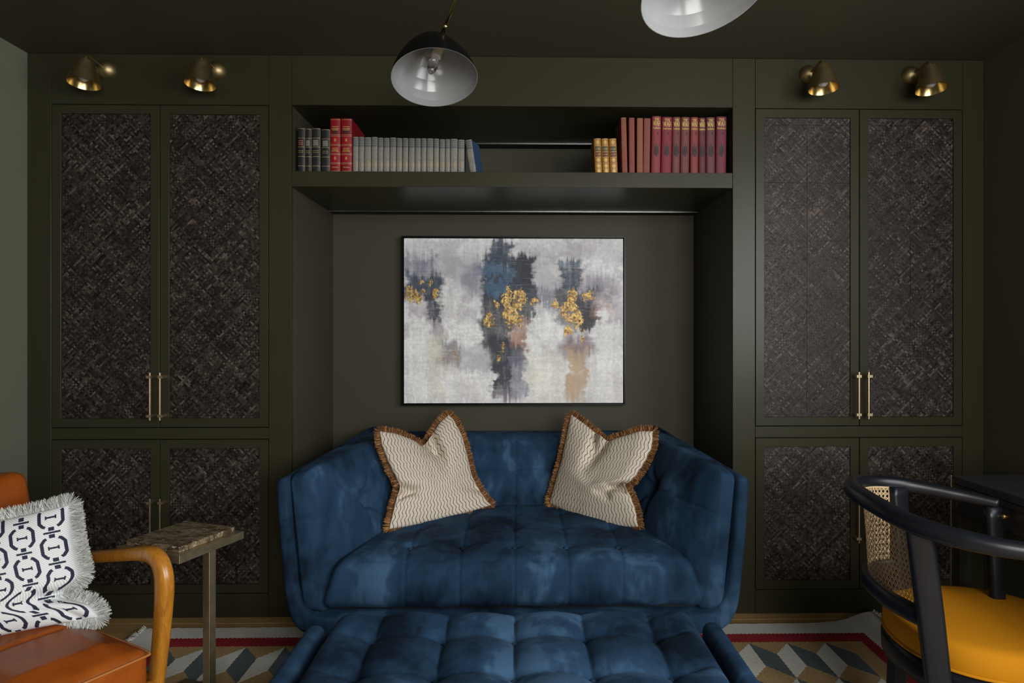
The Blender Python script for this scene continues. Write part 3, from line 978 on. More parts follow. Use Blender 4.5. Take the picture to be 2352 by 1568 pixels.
# ------------------------------------------------------------------ framed abstract canvas
def painting():
    X0, X1, Z0, Z1, YS = -.584, .540, .842, 1.686, .574
    t = thing('framed_painting', 'large abstract painting in grey, navy and gold leaf with thin black frame above the sofa', 'painting', ((X0 + X1) / 2, .6, Z0))
    fr = MB()
    g, wd = .0045, .0075
    for (a, b, c, d) in ((X0 - g - wd, X0 - g, Z0 - g - wd, Z1 + g + wd), (X1 + g, X1 + g + wd, Z0 - g - wd, Z1 + g + wd), (X0 - g, X1 + g, Z0 - g - wd, Z0 - g), (X0 - g, X1 + g, Z1 + g, Z1 + g + wd)):
        fr.box(a, b, YS - .006, YB - .006, c, d)
    fr.box(X0 - g, X1 + g, YB - .014, YB - .006, Z0 - g, Z1 + g)
    fr.build('frame', M['black_metal'], t, bevel=.0008)
    NU, NV = 560, 420
    rs = np.random.RandomState(5)
    U, V = np.meshgrid(np.linspace(0, 1, NU + 1), np.linspace(0, 1, NV + 1))     # V runs down

    def vn(fu, fv, seed):
        r = np.random.RandomState(seed)
        G = r.rand(int(fv) + 3, int(fu) + 3)
        x, y = U * fu, V * fv
        i, j = x.astype(int), y.astype(int)
        a, b = x - i, y - j
        a, b = a * a * (3 - 2 * a), b * b * (3 - 2 * b)
        return (G[j, i] * (1 - a) + G[j, i + 1] * a) * (1 - b) + (G[j + 1, i] * (1 - a) + G[j + 1, i + 1] * a) * b

    def fbm(fu, fv, seed, oct=4):
        o, amp, tot = 0, 1.0, 0
        for k in range(oct):
            o = o + vn(fu * 2 ** k, fv * 2 ** k, seed + k * 17) * amp
            tot += amp
            amp *= .55
        return o / tot
    wu = (fbm(7, 12, 1) - .5) * .085 + (fbm(60, 40, 2, 3) - .5) * .03 + (fbm(5, 90, 15, 2) - .5) * .014
    wv = (fbm(12, 6, 3) - .5) * .11 + (fbm(45, 60, 4, 3) - .5) * .04 + (fbm(110, 3, 14, 2) - .5) * .075
    streak = fbm(70, 5, 6)
    hatch = fbm(6, 80, 8)
    fine = fbm(120, 90, 9, 3)

    def lin(c):
        c = np.array(c) / 255.0
        return np.where(c <= .04045, c / 12.92, ((c + .055) / 1.055) ** 2.4)
    img = np.zeros(U.shape + (3,)) + lin((208, 208, 211))

    def st(x): return np.clip(x, 0, 1) ** 2 * (3 - 2 * np.clip(x, 0, 1))

    def rect(x0, y0, x1, y1, col, op=1.0, su=.02, sv=.03, tex=.7, warp=1.0):
        """x, y in pixels of a 1720 x 1297 canvas whose corner is at (165, 140)"""
        u0, u1, v0, v1 = (x0 - 165) / 1720, (x1 - 165) / 1720, (y0 - 140) / 1297, (y1 - 140) / 1297
        uu, vv = U + wu * warp, V + wv * warp
        m = st((uu - u0) / su + .5) * st((u1 - uu) / su + .5) * st((vv - v0) / sv + .5) * st((v1 - vv) / sv + .5)
        m = m * op * np.clip(1 - tex + tex * 2.3 * (0.50 * streak + 0.22 * hatch + .28 * fine - .12), 0, 1)
        img[:] = img * (1 - m[..., None]) + lin(col) * m[..., None]

    def ell(x, y, rx, ry, col, op=1.0, soft=.5, tex=.55, warp=1.0):
        uu, vv = (U + wu * warp - (x - 165) / 1720) / (rx / 1720), (V + wv * warp - (y - 140) / 1297) / (ry / 1297)
        d = np.sqrt(uu ** 2 + vv ** 2)
        m = st((1 - d) / soft + .5) * op * np.clip(1 - tex + tex * 2.3 * (.45 * streak + .25 * hatch + .3 * fine - .12), 0, 1)
        img[:] = img * (1 - m[..., None]) + lin(col) * m[..., None]
    W_, LG, GM, MV, SL, NV_, BL, TE, TN, PB, BK = (214, 214, 213), (188, 187, 190), (160, 158, 165), (142, 132, 144), (98, 100, 118), (30, 33, 49), (48, 82, 112), (34, 50, 68), (176, 148, 116), (160, 124, 108), (18, 19, 27)
    rect(165, 140, 1885, 300, LG, .8, .05, .1)
    rect(470, 260, 780, 560, GM, .9, .05, .12)
    rect(640, 320, 800, 600, SL, .7, .05, .1, .8)
    rect(1180, 270, 1400, 620, GM, .85, .05, .1)
    rect(1540, 430, 1885, 830, MV, .75, .05, .1, .7)
    rect(1600, 420, 1800, 640, SL, .55, .05, .1, .8)
    rect(165, 260, 460, 560, SL, .95, .04, .08)
    rect(175, 420, 470, 640, TE, .95, .04, .06, .3)
    rect(340, 560, 470, 800, NV_, .95, .025, .06, .35)
    rect(360, 780, 480, 900, MV, .7, .04, .05)
    rect(790, 255, 1190, 640, TE, 1.0, .03, .07, .3)
    rect(845, 150, 1010, 330, TE, .95, .025, .06, .35)
    rect(1030, 270, 1180, 560, NV_, .9, .025, .05, .4)
    ell(850, 380, 90, 60, BL, .9, .7, .2); ell(960, 430, 80, 60, BL, .75, .7, .2); ell(900, 530, 80, 70, BL, 1.0, .6, .15)
    ell(880, 450, 110, 16, BK, .6, .8, .3)
    rect(765, 580, 1200, 830, NV_, .95, .03, .06, .25)
    rect(1180, 540, 1330, 700, SL, .85, .05, .06, .6)
    rect(750, 800, 1010, 1020, BK, .9, .03, .05, .3)
    rect(820, 900, 1100, 1130, NV_, .95, .03, .05, .25)
    rect(850, 1090, 1010, 1420, NV_, .97, .02, .05, .3)
    rect(1000, 1000, 1130, 1400, SL, .85, .03, .06, .75)
    rect(860, 1340, 1060, 1437, MV, .55, .03, .05, .7)
    rect(1390, 310, 1560, 540, TE, .97, .025, .05, .3)
    ell(1470, 345, 70, 22, (80, 105, 122), .8, .8, .5)
    rect(1330, 530, 1700, 700, NV_, .9, .04, .06, .4)
    ell(1620, 770, 75, 100, BK, .95, .5, .2)
    ell(1480, 720, 130, 150, (52, 46, 52), .8, .7, .3)
    rect(1390, 880, 1650, 1110, MV, .85, .04, .07, .7)
    rect(1450, 920, 1620, 1050, (112, 90, 88), .8, .04, .07, .7)
    rect(1450, 1030, 1600, 1400, TN, .9, .02, .1, .5)
    rect(1010, 780, 1110, 960, PB, .9, .03, .05, .4)
    rect(1085, 860, 1130, 1050, PB, .8, .02, .04, .5)
    rect(1655, 600, 1790, 800, PB, .45, .04, .07, .7)
    rect(440, 840, 620, 1110, SL, .9, .03, .05, .55)
    rect(470, 1000, 600, 1200, TN, .35, .06, .1, .6)
    rect(165, 640, 345, 800, MV, .6, .03, .06, .6)
    ell(560, 790, 110, 180, W_, .95, .5, .35); rect(470, 570, 730, 800, LG, .75, .05, .07, .7)
    rect(590, 830, 755, 1010, W_, .9, .03, .05, .45)
    rect(610, 1000, 850, 1190, GM, .7, .04, .06, .6)
    rect(165, 780, 350, 1437, W_, .95, .03, .05, .3)
    rect(350, 880, 480, 1437, (204, 200, 184), .75, .04, .06, .5)
    rect(480, 1190, 860, 1437, W_, .9, .02, .04, .45)
    rect(600, 1250, 760, 1437, (190, 180, 184), .5, .05, .06, .7)
    ell(1240, 850, 125, 140, W_, .98, .25, .3); rect(1115, 850, 1375, 1437, W_, .95, .02, .04, .3)
    rect(1130, 1060, 1430, 1437, (206, 203, 190), .7, .03, .08, .5)
    ell(1250, 700, 60, 60, W_, .7, .7, .5)
    rect(1670, 830, 1885, 1437, W_, .93, .025, .04, .35)
    ell(1735, 770, 28, 60, W_, .85, .5, .3)
    rect(1600, 1060, 1680, 1437, (200, 198, 194), .8, .03, .06, .5)
    rect(1830, 1180, 1885, 1437, TN, .35, .04, .06, .6)
    rect(165, 1400, 1885, 1437, (178, 168, 166), .35, .03, .03, .8)
    # scumbled patches over everything
    for col, sd, lo_, top in ((W_, 71, .56, 1), (GM, 73, .55, .8), ((112, 110, 124), 75, .58, .55), ((226, 226, 226), 77, .60, 1), (MV, 79, .60, .7)):
        k = st((fbm(14, 11, sd, 5) - lo_) / .07) * .15 * np.clip((top + .15 - V) / .3, 0, 1)
        k = k * np.clip(img.mean(-1) * 3.2 - .15, 0, 1) * 1.6
        img[:] = img * (1 - k[..., None]) + lin(col) * k[..., None]
    img *= 1.33
    # dry brush and palette knife marks
    img *= (1 + .30 * (streak - .5) + .18 * (hatch - .5) + .34 * (fine - .5) + .22 * (fbm(9, 9, 61) - .5))[..., None]
    sc = ((fbm(16, 200, 31, 2) > .72) & (fbm(9, 14, 33, 2) > .5)).astype(float) * .14
    img[:] = img * (1 - sc[..., None]) + lin((206, 204, 208)) * sc[..., None]
    # gold leaf
    gold = np.zeros(U.shape)
    for x0, y0, x1, y1, s in ((165, 560, 345, 665, 1), (180, 510, 250, 600, .8), (265, 435, 315, 500, .7), (285, 530, 350, 600, .6), (350, 460, 388, 535, .75), (390, 530, 455, 625, .85), (930, 505, 1010, 800, 1.0), (1000, 530, 1125, 720, .9), (925, 640, 1060, 830, 1.0), (1040, 720, 1080, 870, .7),
                              (858, 595, 905, 690, .8), (785, 715, 875, 860, .85), (1135, 590, 1210, 680, .75), (915, 930, 962, 1050, .8), (885, 1010, 935, 1110, .75), (525, 1010, 605, 1110, .5), (1440, 525, 1535, 640, 1.0), (1370, 600, 1540, 780, 1.0), (1440, 680, 1585, 850, .95), (1395, 820, 1500, 930, .85), (1560, 545, 1690, 630, .9), (1305, 610, 1375, 690, .7), (1550, 800, 1600, 980, .55)):
        u0, u1, v0, v1 = (x0 - 165) / 1720, (x1 - 165) / 1720, (y0 - 140) / 1297, (y1 - 140) / 1297
        d = np.sqrt(((U + wu * .5 - (u0 + u1) / 2) / ((u1 - u0) / 2 + 1e-6)) ** 2 + ((V + wv * .5 - (v0 + v1) / 2) / ((v1 - v0) / 2)) ** 2)
        gold = np.maximum(gold, np.clip(1.35 - d, 0, 1) * s)
    flake = .45 * fbm(48, 38, 41, 3) + .65 * fbm(95, 74, 43, 3)
    gold_soft = gold.copy()
    gold = st((gold * 1.32 - flake * 1.12) / .10 + .32)
    gold = gold * (1 - .85 * st((fbm(70, 56, 83, 3) - .60) / .05))
    spk = (fbm(100, 80, 85, 2) > .70) & (gold_soft > .35)
    gold = np.maximum(gold, spk * .8)
    gl = np.clip(fbm(130, 100, 47, 2) * 1.5 - .25, 0, 1)
    gcol = (lin((120, 84, 30)) * (1 - gl)[..., None] + lin((232, 196, 122)) * gl[..., None]) * .9
    img[:] = img * (1 - gold[..., None]) + gcol * gold[..., None]
    relief = .0010 * (fine - .5) + .0008 * (streak - .5) + .0022 * gold * (fbm(130, 100, 47, 2) - .2)
    P = np.stack([X0 + (X1 - X0) * U, YS - relief, Z1 - (Z1 - Z0) * V], -1).reshape(-1, 3)
    idx = np.arange((NU + 1) * (NV + 1)).reshape(NV + 1, NU + 1)
    F = np.stack([idx[:-1, :-1], idx[1:, :-1], idx[1:, 1:], idx[:-1, 1:]], -1).reshape(-1, 4)
    nf = len(F)
    org = ORIGIN[t]
    P = P - np.array(org)
    # sides of the stretched canvas
    x0, x1, z0, z1, yb = X0 - org.x, X1 - org.x, Z0 - org.z, Z1 - org.z, YB - .015 - org.y
    ys = YS + .002 - org.y
    extra = np.array([(x0, ys, z0), (x1, ys, z0), (x1, ys, z1), (x0, ys, z1), (x0, yb, z0), (x1, yb, z0), (x1, yb, z1), (x0, yb, z1)])
    n0 = len(P)
    sides = np.array([(0, 1, 5, 4), (1, 2, 6, 5), (2, 3, 7, 6), (3, 0, 4, 7)]) + n0
    P = np.concatenate([P, extra]); F = np.concatenate([F, sides])
    me = bpy.data.meshes.new('canvas')
    me.vertices.add(len(P)); me.vertices.foreach_set('co', P.astype(np.float32).ravel())
    me.loops.add(len(F) * 4); me.loops.foreach_set('vertex_index', F.astype(np.int32).ravel())
    me.polygons.add(len(F)); me.polygons.foreach_set('loop_start', np.arange(0, len(F) * 4, 4, dtype=np.int32))
    me.update(calc_edges=True); me.validate()
    at = me.color_attributes.new('paint', 'FLOAT_COLOR', 'POINT')
    cc = np.ones((len(P), 4), np.float32); cc[:, :3] = .7
    cc[:n0, :3] = img.reshape(-1, 3); cc[:n0, 3] = gold.ravel()
    at.data.foreach_set('color', cc.ravel())
    m = NT('paint_and_gold_leaf')
    ca = m.n('ShaderNodeVertexColor', layer_name='paint')
    nz = m.noise(520.0, 3, vec=m.obj())
    col = m.mix(0.18, ca.outputs[0], m.mix(nz, (0, 0, 0), (1, 1, 1)))
    col = m.mix(0.82, col, ca.outputs[0])
    m.set(base=col, rough=m.math('MULTIPLY_ADD', ca.outputs[1], -.12, .62), metal=m.math('MULTIPLY', ca.outputs[1], .45))
    m.bump(nz, .2, .001)
    me.materials.append(m.mat)
    o = bpy.data.objects.new('canvas', me)
    COL.objects.link(o)
    o.parent = t


painting()

# ------------------------------------------------------------------ blue velvet sofa
SX = -.014          # centre line of the sofa


def seam_disp(x, y, xs, ys, depth, ws=.008, wb=.028, bfac=2.2, yw=1.0):
    """quilting: shallow seams along xs and ys, deep buttons where they cross"""
    dx = np.min([np.abs(x - q) for q in xs], axis=0)
    dy = np.min([np.abs(y - q) for q in ys], axis=0) if len(ys) else np.full_like(x, 9.0)
    s = np.exp(-(dx / ws) ** 2) + np.exp(-(dy / ws) ** 2) * yw
    b = np.exp(-(dx ** 2 + dy ** 2) / wb ** 2)
    return -depth * (np.minimum(s, 1.0) + bfac * b)


def lump(P, k, seed):
    r = np.random.RandomState(seed)
    o = 0
    for _ in range(5):
        d = r.randn(3) * k
        o = o + np.sin(P @ d + r.rand() * 6.28)
    return o / 5


def sofa():
    t = thing('sofa', 'navy blue velvet sofa with flared arms and button tufted seat in the alcove', 'sofa', (SX, .05, 0))
    V = M['velvet']
    # shell: a flared U seen from the front, running back and tapering
    base = [(-.832, .664), (-.829, .600), (-.822, .50), (-.812, .38), (-.797, .25), (-.784, .205), (-.762, .168), (-.730, .145), (-.690, .134), (-.60, .130), (-.30, .130), (0, .130)]
    outer = cr([(x, 0, z) for x, z in base], 56)
    outer = [(p.x, p.z) for p in outer]
    outer = outer + [(-x, z) for x, z in outer[-2::-1]]
    n = len(outer)
    inner = []
    for k, (x, z) in enumerate(outer):
        a, b = outer[max(k - 1, 0)], outer[min(k + 1, n - 1)]
        d = Vector((b[0] - a[0], b[1] - a[1])).normalized()
        q = Vector((-d.y, d.x))
        low = max(0, min(1, (.30 - z) / .15))
        th = .043 + .030 * low
        inner.append((x + q.x * th, z + q.y * th))
    # round the free ends
    prof = outer + [(outer[-1][0] - .004, outer[-1][1] + .016), (outer[-1][0] - .018, outer[-1][1] + .025), (inner[-1][0] + .006, inner[-1][1] + .022)] + inner[::-1] + [(inner[0][0] - .006, inner[0][1] + .022), (outer[0][0] + .018, outer[0][1] + .025), (outer[0][0] + .004, outer[0][1] + .016)]
    c = Vector((0, 0))
    rings = []
    for y, s, sh in ((-.4705, 1.0, .016), (-.4745, 1.0, .009), (-.4745, 1.0, .016), ):
        pass
    m = len(prof)
    cen = [((outer[min(i, n - 1)][0] + inner[min(i, n - 1)][0]) / 2, (outer[min(i, n - 1)][1] + inner[min(i, n - 1)][1]) / 2) for i in range(n)]
    full_c = cen + [cen[-1]] * 3 + cen[::-1] + [cen[0]] * 3

    def ring(y, shrink):
        k = 1.0 - .105 * max(0, (y + .47)) / 1.05
        out = []
        for (x, z), (cx, cz) in zip(prof, full_c):
            dx, dz = cx - x, cz - z
            L = math.hypot(dx, dz) or 1
            out.append((SX + (x + dx / L * shrink) * k, y, z + dz / L * shrink + .035 * max(0, min(1, (z - .3) / .3)) * max(0, (y + .47)) / 1.05))
        return out
    ys = [(-.476, .017), (-.4745, .010), (-.470, .004), (-.462, 0)] + [(-.462 + (1.035) * i / 14, 0) for i in range(1, 15)]
    mb = MB()
    mb.rings([ring(y, s) for y, s in ys], True, False, False, 0, True)
    # front face between outer and inner edge
    fr = ring(-.476, .017)
    idx_o = list(range(n)); idx_i = list(range(n + 3, n + 3 + n))[::-1]
    mb.add(fr, [(idx_o[i], idx_i[i], idx_i[i + 1], idx_o[i + 1]) for i in range(n - 1)] + [(n - 1, n, n + 1, n + 2), (n - 1, n + 2, idx_i[-1])][:0] +
           [(n - 1, idx_i[n - 1], n + 2, n + 1, n), (0, m - 1, m - 2, m - 3, idx_i[0])], 0, True)
    mb.build('shell', V, t, merge=.0003)
    # outside back
    hexpad([[[(SX - .70, .535, .13), (SX - .735, .535, .70)], [(SX - .69, .590, .13), (SX - .735, .590, .70)]],
            [[(SX + .70, .535, .13), (SX + .735, .535, .70)], [(SX + .69, .590, .13), (SX + .735, .590, .70)]]], (.7, .028, .29), .02, (24, 4, 12)).build('back_panel', V, t)
    # base under the seat
    MB().box(SX - .67, SX + .67, -.40, .53, .14, .30).build('seat_deck', M['gap'], t)
    # seat cushion
    xs = [SX + .0 + .1935 * k for k in (-2, -1, 0, 1, 2)]
    rows = [-.325, -.125, .075]
    C = [[[(SX - .705, -.452, .213), (SX - .640, -.452, .395)], [(SX - .48, .27, .213), (SX - .485, .27, .405)]],
         [[(SX + .705, -.452, .213), (SX + .640, -.452, .395)], [(SX + .48, .27, .213), (SX + .485, .27, .405)]]]

    def sd(P, a, b, c):
        o = np.zeros_like(P)
        top = np.clip((c - .55) / .35, 0, 1)
        fro = np.clip((-b - .80) / .18, 0, 1)
        q = seam_disp(P[:, 0], P[:, 1], xs, rows, .0055, .0055, .034, 3.2, .45)
        sx = seam_disp(P[:, 0], P[:, 1], xs, [], .0050, .0042, .03, 0)
        crown = .018 * (1 - np.minimum(1, (a / .97) ** 4)) * (1 - np.minimum(1, np.abs(b)) ** 3)
        o[:, 2] += top * (q + crown + .003 * lump(P, 14, 3))
        o[:, 1] += np.where(top < .9, fro * (-sx * 1.0 - .012 * (1 - np.minimum(1, c ** 2)) + .004 * lump(P, 13, 4) + .006 * np.cos((P[:, 0] - SX) / .1935 * 2 * np.pi)), 0)
        return o
    hexpad(C, (.67, .36, .10), .050, (230, 96, 26), sd).build('seat_cushion', V, t)
    # arm pads: broad at the seat, thin along the top
    for s, nm in ((-1, 'left'), (1, 'right')):
        def X(x): return SX + s * x
        cc = {
            ('o', 'f', 'b'): (X(.748), -.458, .215), ('o', 'f', 't'): (X(.792), -.458, .690), ('o', 'k', 'b'): (X(.66), .50, .25), ('o', 'k', 't'): (X(.722), .53, .712),
            ('i', 'f', 'b'): (X(.665), -.452, .205), ('i', 'f', 't'): (X(.742), -.445, .700), ('i', 'k', 'b'): (X(.405), .42, .30), ('i', 'k', 't'): (X(.575), .44, .712)}
        L, Rr = ('o', 'i') if s < 0 else ('i', 'o')
        C = [[[cc[(q, y, z)] for z in ('b', 't')] for y in ('f', 'k')] for q in (L, Rr)]
        btn = [(-.17, .515)] if s < 0 else [(-.09, .53)]

        def ad(P, a, b, c, s=s, btn=btn):
            o = np.zeros_like(P)
            inn = np.clip((a * -s - .3) / .6, 0, 1)      # the face towards the seat
            bul = .092 * (1 - np.clip(np.abs(b), 0, 1) ** 4) * (1 - np.clip(np.abs(c * .9 - .05), 0, 1) ** 2.5)
            g = 0
            for (by, bz) in btn[:1]:
                d2 = (P[:, 1] - by) ** 2 + (P[:, 2] - bz) ** 2
                g = g - .056 * np.exp(-d2 / .030 ** 2) - .014 * np.exp(-d2 / .075 ** 2)
                # seam runs forward from the button, folds fan out around it
                line = np.exp(-((P[:, 2] - bz + .06 * (P[:, 1] - by)) / .0055) ** 2) * np.clip((by - P[:, 1]) / .05, 0, 1)
                g = g - .006 * line
                for ang, ln in ((60, .13), (125, .14), (-50, .15), (-100, .13), (20, .10), (155, .08)):
                    dy, dz = math.cos(R(ang)), math.sin(R(ang))
                    al = (P[:, 1] - by) * dy + (P[:, 2] - bz) * dz
                    pe = -(P[:, 1] - by) * dz + (P[:, 2] - bz) * dy
                    g = g - .028 * np.exp(-(pe / .014) ** 2) * np.clip(al / .02, 0, 1) * np.clip(1 - al / ln, 0, 1)
            g = g + .008 * lump(P, 18, 9 + s)
            amt = inn * (bul + g)
            o[:, 0] += -s * amt * .88
            o[:, 2] += amt * .42
            o[:, 2] += np.clip((c - .7) / .3, 0, 1) * (.016 * (1 - np.minimum(1, np.abs(b)) ** 3) + .004 * lump(P, 15, 20 + s))
            return o
        hexpad(C, (.07, .48, .25), .028, (22, 130, 78), ad).build('arm_pad', V, t)
    # back pad with a grid of seams
    bx_ = [SX - .63, SX - .42, SX - .21, SX, SX + .21, SX + .42, SX + .63]
    C = [[[(SX - .52, .225, .36), (SX - .665, .395, .702)], [(SX - .58, .54, .36), (SX - .70, .545, .706)]],
         [[(SX + .52, .225, .36), (SX + .665, .395, .702)], [(SX + .58, .54, .36), (SX + .70, .545, .706)]]]

    def bd(P, a, b, c):
        o = np.zeros_like(P)
        fr = np.clip((-b - .3) / .6, 0, 1)
        q = seam_disp(P[:, 0], P[:, 2], bx_, [.553], .0060, .0055, .03, 2.6)
        bul = .035 * (1 - np.minimum(1, np.abs(c)) ** 3) * (1 - np.minimum(1, np.abs(a)) ** 6)
        am = fr * (q + bul + .003 * lump(P, 12, 31))
        o[:, 1] -= am * .93
        o[:, 2] += am * .3
        return o
    hexpad(C, (.66, .13, .19), .05, (190, 18, 56), bd).build('back_cushion', V, t)
    # buttons
    bt = MB()
    for x in xs:
        for y in rows: bt.lathe([(.010, -.004), (.0085, .002), (.004, .0045), (0, .005)], (x, y, .3935), (0, 0, 1), 10)
    bt.build('buttons', V, t)['kind'] = 'stuff'
    for x, y in ((-.60, -.36), (.60, -.36), (-.56, .45), (.56, .45)):
        MB().lathe([(0, 0), (.013, 0), (.021, .141), (0, .141)], (SX + x, y, .012 if y < -.12 else .0), (0, 0, 1), 16).build('leg', M['black_wood'], t)
    return t


sofa()


# ------------------------------------------------------------------ matching ottoman
def ottoman():
    t = thing('ottoman', 'navy blue velvet button tufted ottoman with low side bolsters in front of the sofa', 'ottoman', (-.006, -1.2, .012))
    V = M['velvet']
    cx, Y1, Y0 = -.010, -.795, -1.62
    xs = [cx + .1965 * (k - 2) for k in range(-1, 6)]
    rows = [Y1 - .137 - .196 * k for k in range(5)]

    def td(P, a, b, c):
        o = np.zeros_like(P)
        top = np.clip((c + .2) / .8, 0, 1)
        gx = np.abs(np.sin(np.pi * (P[:, 0] - xs[0]) / .1965))
        gy = np.abs(np.sin(np.pi * (P[:, 1] - rows[0]) / .196))
        edge_y = np.clip((P[:, 1] - rows[0]) / .137, 0, 1)
        gy = np.where(P[:, 1] > rows[0], np.sin(np.pi / 2 * np.minimum(1, edge_y * 1.35)), gy)
        puff = (gx ** .55) * .5 + (gy ** .55) * .5
        puff = np.maximum(puff, 0) * .75 + .25 * (gx * gy) ** .5
        dx = np.min([np.abs(P[:, 0] - q) for q in xs], axis=0); dy = np.min([np.abs(P[:, 1] - q) for q in rows], axis=0)
        btn = np.exp(-(dx ** 2 + dy ** 2) / .020 ** 2)
        side = np.clip((1 - np.abs(a)) / .14, 0, 1) * np.clip((1 - b) / .10, 0, 1)
        o[:, 2] += top * (side * (.054 * (puff - 1.0) - .012 * btn) + .003 * lump(P, 13, 41))
        return o
    hexpad([[[(cx - .545, Y0, .17), (cx - .525, Y0, .372)], [(cx - .545, Y1, .17), (cx - .525, Y1, .372)]],
            [[(cx + .545, Y0, .17), (cx + .525, Y0, .372)], [(cx + .545, Y1, .17), (cx + .525, Y1, .372)]]], (.53, .41, .10), .045, (220, 170, 14), td).build('tufted_top', V, t)
    hexpad([[[(cx - .56, Y0, .10), (cx - .56, Y0, .20)], [(cx - .56, Y1, .10), (cx - .56, Y1, .20)]],
            [[(cx + .56, Y0, .10), (cx + .56, Y0, .20)], [(cx + .56, Y1, .10), (cx + .56, Y1, .20)]]], (.56, .41, .05), .02, (20, 16, 6)).build('base', V, t)
    for s in (-1, 1):
        x0, x1 = sorted((cx + s * .5485, cx + s * .603))
        f = s * .012
        hexpad([[[(x0 - f, Y0 + .01, .11), (x0, Y0 + .01, .352)], [(x0 - f, Y1 - .052, .11), (x0, Y1 - .052, .352)]],
                [[(x1 - f, Y0 + .01, .11), (x1, Y0 + .01, .352)], [(x1 - f, Y1 - .052, .11), (x1, Y1 - .052, .352)]]], (.027, .38, .12), .0235, (10, 50, 22)).build('side_bolster', V, t)
    bt = MB()
    for x in xs[1:-1]:
        for y in rows[:4]: bt.lathe([(.011, -.004), (.009, .002), (.004, .005), (0, .0055)], (x, y, .323), (0, 0, 1), 10)
    bt.build('buttons', V, t)['kind'] = 'stuff'
    for x in (-.48, .48):
        for y in (Y0 + .1, Y1 - .1):
            MB().lathe([(0, 0), (.014, 0), (.020, .098), (0, .098)], (cx + x, y, .0125), (0, 0, 1), 14).build('leg', M['black_wood'], t)


ottoman()


# ------------------------------------------------------------------ scatter cushions
class Cushion:
    """pillow whose four seams are given curves; top and bottom run left to right, the sides run down"""
    def __init__(self, top, right, bottom, left, thick, nrm, creases=(), bulge_p=.5, skew=None):
        f = lambda q: np.array(q, float)
        self.T, self.R_, self.B, self.L = f(top), f(right), f(bottom), f(left)
        self.n = np.array(Vector(nrm).normalized())
        self.th, self.cr, self.bp = thick, creases, bulge_p

    @staticmethod
    def _c(P, t):
        n = len(P) - 1
        x = np.clip(t, 0, 1) * n
        i = np.minimum(x.astype(int), n - 1)
        a = (x - i)[..., None]
        g = lambda k: P[np.clip(k, 0, n)]
        p0, p1, p2, p3 = g(i - 1), g(i), g(i + 1), g(i + 2)
        return .5 * ((2 * p1) + (p2 - p0) * a + (2 * p0 - 5 * p1 + 4 * p2 - p3) * a ** 2 + (3 * p1 - p0 - 3 * p2 + p3) * a ** 3)

    def mid(self, u, v):
        T, B, L, Rr = self._c(self.T, u), self._c(self.B, u), self._c(self.L, 1 - v), self._c(self.R_, 1 - v)
        u, v = u[..., None], v[..., None]
        return (1 - v) * B + v * T + (1 - u) * L + u * Rr - ((1 - u) * (1 - v) * self.B[0] + u * (1 - v) * self.B[-1] + (1 - u) * v * self.T[0] + u * v * self.T[-1])

    def height(self, u, v):
        h = self.th * (np.clip(4 * u * (1 - u), 0, 1) ** self.bp) * (np.clip(4 * v * (1 - v), 0, 1) ** self.bp)
        for (u0, v0, u1, v1, wd, dp) in self.cr:
            du, dv = u1 - u0, v1 - v0
            L2 = du * du + dv * dv
            s = np.clip(((u - u0) * du + (v - v0) * dv) / L2, 0, 1)
            d2 = (u - u0 - s * du) ** 2 + (v - v0 - s * dv) ** 2
            h = h - dp * np.exp(-d2 / wd ** 2) * (1 - s * .85) * np.clip(h / (self.th * .25), 0, 1)
        return h

    def pt(self, u, v, off=0.0, back=False):
        u, v = np.asarray(u, float), np.asarray(v, float)
        h = self.height(u, v)
        return self.mid(u, v) + self.n * ((-h * .8 if back else h + off))[..., None]

    def body(self, name, mat, n, **k):
        mb = MB()
        g = (1 - np.cos(np.linspace(0, math.pi, n + 1))) / 2
        g = g * .5 + np.linspace(0, 1, n + 1) * .5
        U, V = np.meshgrid(g, g)
        for back in (False, True):
            P = self.pt(U, V, 0, back).reshape(-1, 3)
            F = []
            for j in range(n):
                for i in range(n):
                    a = j * (n + 1) + i
                    q = (a, a + 1, a + n + 2, a + n + 1)
                    F.append(q[::-1] if back else q)
            mb.add([tuple(p) for p in P], F, 0, True, uvs=[(a, b) for a, b in zip(U.ravel(), V.ravel())])
        return mb.build(name, mat, merge=.00002, uv=True, **k)

    def loop(self, n):
        """points along the seam with outward directions"""
        q = np.linspace(0, 1, n, endpoint=False)
        o = np.ones(n)
        P = np.concatenate([self.mid(q, o * 0), self.mid(o, q), self.mid(1 - q, o), self.mid(o * 0, 1 - q)])
        c = P.mean(0)
        T = np.roll(P, -3, 0) - np.roll(P, 3, 0)
        T /= np.linalg.norm(T, axis=1, keepdims=True)
        O = np.cross(T, self.n)
        return P, T, O

    def fringe(self, name, mats, parent, per_side, length, wdt, layers, seed, curl=.35):
        P, T, O = self.loop(per_side)
        r = np.random.RandomState(seed)
        mb = MB()
        N = len(P)
        for k in range(N):
            for l in range(layers):
                a = P[k] + T[k] * r.uniform(-.5, .5) * wdt * 1.5 - O[k] * .002
                d = O[k] + self.n * r.uniform(-.65, .65) + T[k] * r.uniform(-.45, .45) + np.array((0, 0, -.12))
                d /= np.linalg.norm(d)
                L = length * r.uniform(.75, 1.1)
                s = np.cross(d, r.randn(3)); s /= np.linalg.norm(s); s *= wdt * .5
                bnd = (T[k] * r.uniform(-1, 1) + self.n * r.uniform(-1, 1)) * L * curl * .5
                m_ = a + d * L * .55 + bnd * .5
                e = a + d * L + bnd
                mb.add([tuple(a - s), tuple(a + s), tuple(m_ + s), tuple(m_ - s), tuple(e + s * .8), tuple(e - s * .8)], [(0, 1, 2, 3), (3, 2, 4, 5)], 0 if r.rand() < .6 else 1)
        o = mb.build(name, mats, parent)
        o['kind'] = 'stuff'
        return o


